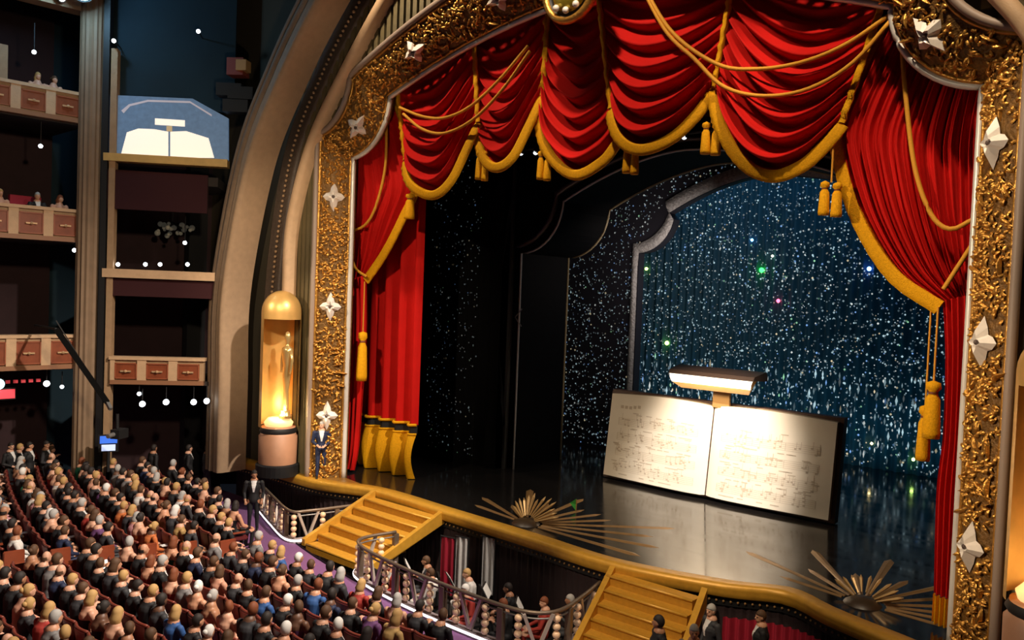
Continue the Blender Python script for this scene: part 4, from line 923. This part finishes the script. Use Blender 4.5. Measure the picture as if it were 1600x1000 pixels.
def seated(dx=0, lean=0, yaw=0, hands=0):
    J = {'spine': [(0, 0, .50), (0, -.02+lean*.3, .70), (0, -.03+lean*.7, .90), (0, -.03+lean, 1.05)], 'head': (dx, .02+lean*1.15, 1.235), 'yaw': yaw,
         'trunk': [((0, 0, .53), .19, .14, .12), ((0, -.02+lean*.7, .88), .19, .11, .16), ((0, -.03+lean*.9, .99), .20, .085, .07)]}
    for s, x in (('l', -1), ('r', 1)):
        hp = [(x*.10, .34, .63), (x*.05, .30, .86), (x*.16, .36, .60)][hands]
        J['arm_'+s] = [(x*.205, -.03+lean*.9, .99), (x*.26, .06+lean*.5, .73), hp]
        J['leg_'+s] = [(x*.10, .02, .50), (x*.13, .44, .50), (x*.12, .40, .10)]
    return J
def standing(kind=0):
    J = {'spine': [(0, 0, .95), (0, 0, 1.12), (0, 0, 1.30), (0, -.01, 1.48)], 'head': (0, .02, 1.665), 'yaw': (-.5 if kind == 0 else .3),
         'trunk': [((0, 0, .96), .165, .115, .12), ((0, 0, 1.28), .185, .11, .18), ((0, -.01, 1.42), .205, .085, .07)]}
    for s, x in (('l', -1), ('r', 1)):
        J['arm_'+s] = [(x*.215, -.01, 1.42), (x*.27, -.04, 1.14), (x*(.23 if kind else .10), .08 if kind else .20, .92 if kind else 1.04)]
        J['leg_'+s] = [(x*.095, 0, .92), (x*.10, .02+.04*x*(1-kind), .50), (x*.11, -.02+.08*x*(1-kind), .09)]
    return J
def hair_mesh(kind):
    mb = MB(); mb.ball((0, 0, 0), 1, 18, 14); v_ = []
    for x, y, z in mb.v:
        f = 1.0; X, Y, Z = x*.086, y*.106-.012, z*.122+.016
        front = Y > .02
        if kind == 'short' and (Z < .035 and front): X *= .86; Y = min(Y, .02)+0; Z = max(Z, -.02)
        if kind == 'short': Z = max(Z, -.075)
        if kind == 'long':
            if Z < .04 and front: Y = min(Y, .035); X *= .98
            if Z < -.01: Z = Z*2.0-.02; Y = Y*1.05-.035; X *= 1.2
        if kind == 'bun':
            if Z < .03 and front: Y = min(Y, .02); Z = max(Z, -.03); X *= .9
        v_.append((X, Y, Z))
    mb.v = v_
    if kind == 'bun': mb.ball((0, -.115, .03), (.05, .045, .05), 12, 8)
    if kind == 'bald':
        mb = MB(); mb.lathe([(1, -.035), (1.02, 0), (.99, .03)], (0, 0, 0), 14, PI+.15, 2*PI-.15); mb.v = [(x*.083, y*.105-.006, z-.02) for x, y, z in mb.v]
    return mb.mesh('hair', None, True)
HAIR = {k: hair_mesh(k) for k in ('short', 'long', 'bun', 'bald')}
for h_ in HAIR.values(): h_.materials.append(None)
VX = .017
POSES = [(seated(0, .02, .25, 0), False), (seated(.01, .06, -.1, 1), False), (seated(-.015, -.02, .6, 2), False), (seated(.02, .10, .1, 0), False)]
BODY = [body_mesh('person_body', J, VX) for J, _ in POSES]
BAREP = [POSES[0][0], POSES[2][0]]
BODYB = [body_mesh('person_body', J, VX, bare=True) for J in BAREP]
def flatmat(n, c, r=.7): return mat(n, c, r, noise=.15, nscale=14)
SKIN = [flatmat('skin_fair', (.66, .36, .24), .5), flatmat('skin_light', (.60, .30, .18), .5), flatmat('skin_tan', (.42, .20, .11), .5), flatmat('skin_deep', (.13, .06, .035), .5)]
HAIRM = {'dark': flatmat('hair_dark', (.018, .012, .010)), 'brown': flatmat('hair_brown', (.09, .042, .018)), 'blond': flatmat('hair_blond', (.50, .30, .11)), 'grey': flatmat('hair_grey', (.42, .40, .38)), 'auburn': flatmat('hair_auburn', (.20, .055, .018)), 'white': flatmat('hair_white', (.75, .72, .68))}
CLO = {'black': flatmat('cloth_black', (.010, .010, .012)), 'charcoal': flatmat('cloth_charcoal', (.03, .03, .035)), 'navy': flatmat('cloth_navy', (.012, .02, .06)), 'red': flatmat('cloth_red', (.38, .035, .025)), 'peach': flatmat('cloth_peach', (.62, .30, .20)),
       'white': flatmat('cloth_white', (.70, .66, .62)), 'green': flatmat('cloth_green', (.01, .16, .08)), 'grey': flatmat('cloth_grey', (.20, .19, .19)), 'gold': flatmat('cloth_gold', (.45, .28, .10)), 'blue': flatmat('cloth_blue', (.03, .10, .30)), 'orange': flatmat('cloth_orange', (.55, .15, .04)), 'pink': flatmat('cloth_pink', (.60, .28, .30)), 'purple': flatmat('cloth_purple', (.14, .05, .16))}
SHIRT = flatmat('shirt_white', (.72, .70, .68)); SHOE_M = flatmat('shoe_black', (.01, .01, .01), .4)
def slots(o, ms):
    for i, m_ in enumerate(ms):
        o.material_slots[i].link = 'OBJECT'; o.material_slots[i].material = m_
def person(label, me, J, loc, rz, cloth, skin, hairk, hairc, group=None, shirt=True, sc=1):
    o = put('person', me, None, loc, (0, 0, rz), (sc, sc, sc)); slots(o, [CLO[cloth], skin, SHIRT if shirt else CLO[cloth], SHOE_M]); tag(o, label, 'person', group)
    if hairk:
        h = put('hair', HAIR[hairk], o, J['head'], (0, 0, J.get('yaw', 0))); slots(h, [HAIRM[hairc]])
    return o
# theatre seat (shared parts)
def rbox(c, d, b=.03):
    me = MB().box(c, d).mesh('x'); bm = bmesh.new(); bm.from_mesh(me); bmesh.ops.bevel(bm, geom=bm.edges[:]+bm.verts[:], offset=b, segments=2, affect='EDGES'); bm.to_mesh(me); bm.free(); return me
S_CUSH = rbox((0, .02, .40), (.50, .48, .13), .04); S_CUSH.materials.append(SEATR)
mb = MB(); mb.grid(lambda u, v: ((u-.5)*.52, -.25-.10*v+.05*(2*u-1)**2, .38+.55*v), 8, 5); mb.grid(lambda u, v: ((u-.5)*.52, -.33-.10*v+.05*(2*u-1)**2, .34+.60*v), 8, 5)
mb.grid(lambda u, v: ((u-.5)*.52, lerp(-.35, -.43, v)+.05*(2*u-1)**2+.0, .93+.03*math.sin(PI*v)), 8, 3)
S_BACK = mb.mesh('backrest', SEATR, True)
S_CAP = MB().tube([((u-.5)*.54, -.385+.05*(2*u-1)**2, .955) for u in [i/8 for i in range(9)]], .028, 6).mesh('top_cap', mat('seat_cap_wood', (.20, .04, .025), .35), True)
S_ARM = rbox((0, -.05, .58), (.055, .42, .05), .012); S_ARM.materials.append(SEATW)
S_PED = MB().box((0, -.1, .17), (.08, .30, .34)).mesh('pedestal', BLACK)
S_END = rbox((0, -.12, .45), (.06, .42, .90), .02); S_END.materials.append(SEATW)
S_LGT = MB().ball((0, 0, 0), (.03, .11, .11), 8, 6).mesh('aisle_light', mat('aisle_lamp', (1, .84, .66), emit=2.6), True)
def seat(label, loc, rz, end=0):
    T = thing('theatre_seat', label, 'seat', loc, rz, 'maroon auditorium seats')
    put('seat_cushion', S_CUSH, T); put('backrest', S_BACK, T); put('top_cap', S_CAP, T); put('pedestal', S_PED, T)
    for s in (-1, 1):
        if s == end:
            e = put('end_panel', S_END, T, (s*.29, 0, 0)); put('aisle_light', S_LGT, e, (s*.04, -.1, .48))
        else: put('armrest', S_ARM, T, (s*.275, 0, 0))
def aisle_x(y): return -6.35+.36*(y+6.3)
NUM = ['zeroth']+['first', 'second', 'third', 'fourth', 'fifth', 'sixth', 'seventh', 'eighth', 'ninth', 'tenth', 'eleventh', 'twelfth', 'thirteenth', 'fourteenth', 'fifteenth', 'sixteenth', 'seventeenth', 'eighteenth', 'nineteenth', 'twentieth', 'twenty-first', 'twenty-second', 'twenty-third', 'twenty-fourth', 'twenty-fifth']
ORD = ['front', 'second', 'third', 'fourth', 'fifth', 'sixth', 'seventh', 'eighth', 'ninth', 'tenth', 'eleventh']
STAND6 = [(30, 745), (60, 740), (86, 745), (288, 752), (318, 757), (232, 760)]
STANDERS = [wallpt(px, py, px < 150)+(nL if px < 150 else nR)*(-.9 if px < 150 else -.6) for px, py in STAND6]+[atz(395, 830, fz(-3.2))]
rg = random.Random(21); spots = []
for k in range(10):
    y0 = -5.05-.89*k
    def yy(x): return y0+x*x/100
    xa = aisle_x(y0+.4)
    for sec in ('left', 'centre'):
        i = 0
        while True:
            x = (xa-.33-.57*i) if sec == 'left' else (xa+1.25+.57*i)
            if x < -18.2 or x > 4.5: break
            i += 1; y = yy(x)
            if y > rail_y(x)-1.75 and x > -12.2: continue
            if x < -12.2 and y > -2.6: continue
            z = fz(y0); q = proj((x, y, z+1.1))
            if q[0] < -150 or q[1] > 1085 or q[0] > 1650: continue
            if x > 1.6: continue
            if y > -5.0 and x < -15.4: continue
            if x < -15.2 and abs(y-cy) < .9 and abs(x-cx) < .9: continue
            if any((x-p_[0])**2+(y-p_[1])**2 < .55 for p_ in STANDERS): continue
            spots.append((k, sec, i, x, y, z, math.atan(x/50), q))
PROG = rbox((0, .40, .68), (.17, .22, .012), .003); PROG.materials.append(SHIRT)
spots.sort(key=lambda s: -((s[7][1]-100)))
CW = [('black', 40), ('charcoal', 14), ('navy', 6), ('red', 6), ('peach', 5), ('white', 5), ('green', 2), ('grey', 4), ('gold', 4), ('blue', 2), ('orange', 4), ('pink', 5), ('purple', 3)]
HW = [('dark', 26), ('brown', 26), ('blond', 22), ('grey', 10), ('auburn', 10), ('white', 5)]
def pick(W, r_): 
    t = r_.uniform(0, sum(b for _, b in W))
    for a, b in W:
        t -= b
        if t <= 0: return a
    return W[0][0]
for idx, (k, sec, i, x, y, z, a, q) in enumerate(spots[:298]):
    where = '%s row from pit, %s seat %s of aisle' % (ORD[k], NUM[i], 'left' if sec == 'left' else 'right')
    seat('maroon folding seat, '+where, (x, y, z), a, 1 if (sec == 'left' and i == 1) else (-1 if sec == 'centre' and i == 1 else 0))
    if rg.random() < .03: continue
    cl = pick(CW, rg); hc = pick(HW, rg); woman = cl in ('red', 'peach', 'gold', 'blue', 'orange', 'pink', 'green', 'purple') or rg.random() < .25
    j = rg.randrange(4)
    if woman and rg.random() < .4: b = rg.randrange(2); me = BODYB[b]; J = BAREP[b]; shirt = False; extra = 'bare-shouldered '
    else: me = BODY[j]; J = POSES[j][0]; shirt = (not woman); extra = ''
    hk = rg.choice(('long', 'long', 'bun', 'short')) if woman else rg.choice(('short', 'short', 'short', 'short', 'bald'))
    sk = SKIN[rg.choice((0, 0, 0, 1, 1, 1, 2, 3))]
    person('%s-haired %sperson in %s, %s' % (hc, extra, cl, where), me, J, (x, y+.0, z+.005), a+rg.uniform(-.25, .25), cl, sk, hk, hc, 'seated audience', shirt, rg.uniform(.95, 1.06))
    if rg.random() < .24:
        pg_ = put('programme', PROG, None, (x, y, z+.02), (.0, 0, a)); tag(pg_, 'white programme on the lap in the '+where, 'booklet', 'programmes in the audience')
# standing people -----------------------------------------------------------
STD = [body_mesh('person_body', standing(0), .010), body_mesh('person_body', standing(1), .010)]
def eyes(o, J):
    H = J['head']; R = Matrix.Rotation(J.get('yaw', 0), 3, 'Z'); mb = MB()
    for s in (-1, 1): mb.ball(R @ Vector((s*.03, .085, .0))+Vector(H), .011, 6, 5)
    mb.build('eyes', CLO['black'], o); mb = MB().ball(R @ Vector((0, .092, -.066))+Vector(H), (.022, .008, .006), 6, 4); mb.build('lips', flatmat('lip_rose', (.35, .10, .08)), o)
def stand(label, p, rz, kind, cl, hk, hc, sk=1, shirt=True, sc=1.0, grp=None):
    J = standing(kind); o = person(label, STD[kind], J, p, rz, cl, SKIN[sk], hk, hc, grp, shirt, sc); eyes(o, J); return o
def toward(p, q): return math.atan2(q[1]-p[1], q[0]-p[0])-PI/2
mp_ = (-9.2, -.62, 0.0); mn = stand('man in dark navy suit standing on the stage before the gold frame', mp_, toward(mp_, (2, -9)), 0, 'navy', 'short', 'grey', 0, True, 1.02)
gp_ = tuple(atz(395, 830, fz(-3.2))); stand('usher in black suit standing at the end of the short pit rail', gp_, -2.2, 1, 'black', 'short', 'dark', 2, True, 1.02)
for n_, (px, py, lb, cl) in enumerate([(30, 745, 'dark-clothed person standing under the lowest left box, leftmost', 'black'), (60, 740, 'person in black standing under the lowest left box, middle', 'black'), (86, 745, 'person in white shirt standing beside the fluted column', 'charcoal'), (288, 752, 'person in black standing under the three-panel box, left', 'black'), (318, 757, 'person in dark clothes standing under the three-panel box, right', 'charcoal'), (232, 760, 'person in black standing below the camera crane head', 'black')]):
    p = (wallpt(px, py, px < 150)+(nL if px < 150 else nR)*(-.9 if px < 150 else -.6)); stand(lb, (p.x, p.y, fz(p.y)), -1.0+n_*.2, n_ % 2, cl, 'short', 'dark', n_ % 3, True, 1, 'people standing under the boxes')
# box guests -----------------------------------------------------------------
def guest(label, px, zf, off, cl, hk, hc, b=0, bare=False, left=True):
    p = wallpt(px, 400, left)+(nL if left else nR)*off; n_ = nL if left else nR
    T = thing('box_chair', 'small dark chair under the '+label.split(',')[0], 'chair', (p.x, p.y, zf), math.atan2(n_.y, n_.x)-PI/2, 'chairs in the boxes')
    MB().box((0, 0, .40), (.46, .46, .08)).build('seat', DKRED, T); MB().box((0, -.26, .7), (.46, .06, .55)).build('backrest', DKRED, T)
    for dx in (-.2, .2):
        for dy in (-.2, .2): MB().box((dx, dy, .18), (.04, .04, .36)).build('leg', BLACK, T)
    me, J = (BODYB[b], BAREP[b]) if bare else (BODY[b], POSES[b][0])
    return person(label, me, J, (p.x, p.y, zf+.005), math.atan2(n_.y, n_.x)-PI/2, cl, SKIN[0], hk, hc, 'guests in the side boxes', not bare)
zf = {k: zl[k][1]+.10 for k in zl}
guest('blond guest in black, top left box, left of the pair', 66, zf['top'], -.75, 'black', 'long', 'blond', 0, True); guest('guest in pink, top left box, by the column', 92, zf['top'], -.75, 'pink', 'bun', 'brown', 1, True)
guest('guest in pink dress, middle left box, near the picture edge', 9, zf['mid'], -.7, 'pink', 'bun', 'blond', 0, True); guest('guest in black suit, middle left box, before the red chair', 66, zf['mid'], -.6, 'black', 'short', 'grey', 1); guest('guest in purple, middle left box, right end', 104, zf['mid'], -.7, 'purple', 'long', 'auburn', 1, True)
# orchestra in the pit --------------------------------------------------------
rg = random.Random(9)
def stand_music(label, x, y, rz):
    T = thing('music_stand', label, 'music stand', (x, y, -2.7), rz, 'music stands in the pit')
    MB().tube([(0, 0, .02), (0, 0, 1.0)], .015, 6).build('pole', BLACK, T)
    for k in range(3): MB().bar((0, 0, .12), (.3*math.cos(k*2.1), .3*math.sin(k*2.1), .01), .02).build('leg', BLACK, T)
    MB().box((0, 0, 1.12), (.5, .02, .34), R=Matrix.Rotation(.5, 3, 'X')).build('desk', BLACK, T); MB().box((0, .02, 1.13), (.40, .012, .28), R=Matrix.Rotation(.5, 3, 'X')).build('sheet_music', mat('sheet_white', (.8, .78, .74), .8), T)
mus = [(-2.9, -1.9), (-2.2, -2.5), (-1.5, -1.8), (-.8, -2.6), (-.2, -1.9), (.4, -2.7), (.9, -2.0), (1.3, -1.4), (-3.3, -2.7), (5.1, -1.6), (6.0, -1.4), (4.9, -2.5)]
RZP = -2.7+.62
struct(MB().slab([(-4.0, -3.5), (1.6, -3.5), (1.6, -.9), (-4.0, -.9)], -2.7, RZP).build('pit_riser', mat('pit_floor', (0, 0, 0))), 'dark orchestra riser inside the pit')
for n_, (x, y) in enumerate(mus):
    base_z = RZP if x < 2 else -2.69+.62
    if x > 2: continue
    a = rg.uniform(-.6, .6)+PI*.8; cl = rg.choice(('black', 'black', 'charcoal', 'red', 'white')); hc = pick(HW, rg); j = rg.randrange(4)
    lbl = '%s-haired musician in %s seated in the pit, %s along the rail' % (hc, cl, ORD[n_].replace('front', 'first'))
    T = thing('pit_chair', 'black chair of the %s pit musician along the rail' % ORD[n_].replace('front', 'first'), 'chair', (x, y, base_z), a, 'chairs in the pit')
    MB().box((0, 0, .41), (.44, .44, .06)).build('seat', BLACK, T); MB().box((0, -.25, .72), (.42, .05, .35)).build('backrest', BLACK, T)
    for dx in (-.19, .19):
        for dy in (-.19, .19): MB().box((dx, dy, .19), (.035, .035, .38)).build('leg', BLACK, T)
    person(lbl, BODY[j], POSES[j][0], (x, y, base_z+.01), a, cl, SKIN[rg.randrange(3)], 'short', hc, 'musicians in the pit')
    if n_ % 2 == 0:
        stand_music('music stand before the %s pit musician' % ORD[n_].replace('front', 'first'), x-.55*math.sin(a), y+.55*math.cos(a), a+PI); C.objects[-1] if False else None
for o in list(C.objects):
    if o.name.startswith('music_stand'): o.location.z = RZP
# white and red panels in the pit beside the left stairs
for n_, (px, w_, m_, lb) in enumerate([(700, .45, CRIM, 'red cloth panel hanging in the pit beside the left stairs'), (722, .40, SHIRT, 'left white panel hanging in the pit'), (764, .40, SHIRT, 'right white panel hanging in the pit')]):
    p = atz(px, 850, -.5); T = thing('hanging_panel', lb, 'panel', (p.x, p.y, RZP), .2, 'cloth panels in the pit')
    MB().grid(lambda u, v: ((u-.5)*w_, .03*math.sin(u*14), lerp(.25, 1.75, v)), 14, 2).build('cloth', m_, T); MB().tube([(-w_/2, 0, 1.76), (w_/2, 0, 1.76)], .02, 6).build('bar', BLACK, T)
    for s in (-1, 1): MB().tube([(s*w_/2, 0, 0), (s*w_/2, 0, 1.78)], .018, 6).build('post', BLACK, T)
# crimson drape right of the front stairs
cd_ = thing('pit_drape', 'crimson pleated drape below the stage edge right of the stairs', 'curtain')
MB().grid(lambda u, v: (lerp(4.45, 8.6, u), on(.0, [Vector((0, 0, 0)), Vector((0, 0, 0))]).y+lerp(-.22, -.62, u)+(.62*math.sin(PI*min(1, u*1.5)) if u < .67 else 0)-.12+.05*math.sin(u*150), lerp(-.62, -2.65, v)), 220, 1).build('cloth', CRIM, cd_, True)
struct(MB().slab([(4.45, -4.4), (10, -4.4), (10, -.95), (4.45, -.95)], -2.7, -1.6).build('pit_riser_right', mat('pit_floor', (0, 0, 0))), 'dark riser right of the front stairs')
for n_, (px, py, cl, hc, lb) in enumerate([(1112, 955, 'charcoal', 'grey', 'grey-haired person in dark suit standing right of the front stairs'), (1190, 965, 'black', 'brown', 'person in black with white shirt at the bottom right of the stairs')]):
    p = atz(px, py, .05); stand(lb, (p.x, p.y, -1.6), 2.6-.5*n_, 1, cl, 'short', hc, n_, True, 1.0, 'people right of the front stairs')
for n_, (px, py, cl, lb) in enumerate([(1030, 975, 'black', 'dark-hatted person in black at the foot of the front stairs'), (1085, 990, 'grey', 'person in grey bent over beside the foot of the stairs')]):
    p = atz(px, py, .38); stand(lb, (p.x, p.y, FL), 2.4+n_, n_, cl, 'short', 'dark' if n_ == 0 else 'grey', 2-n_, False, 1.0, 'people at the foot of the stairs')
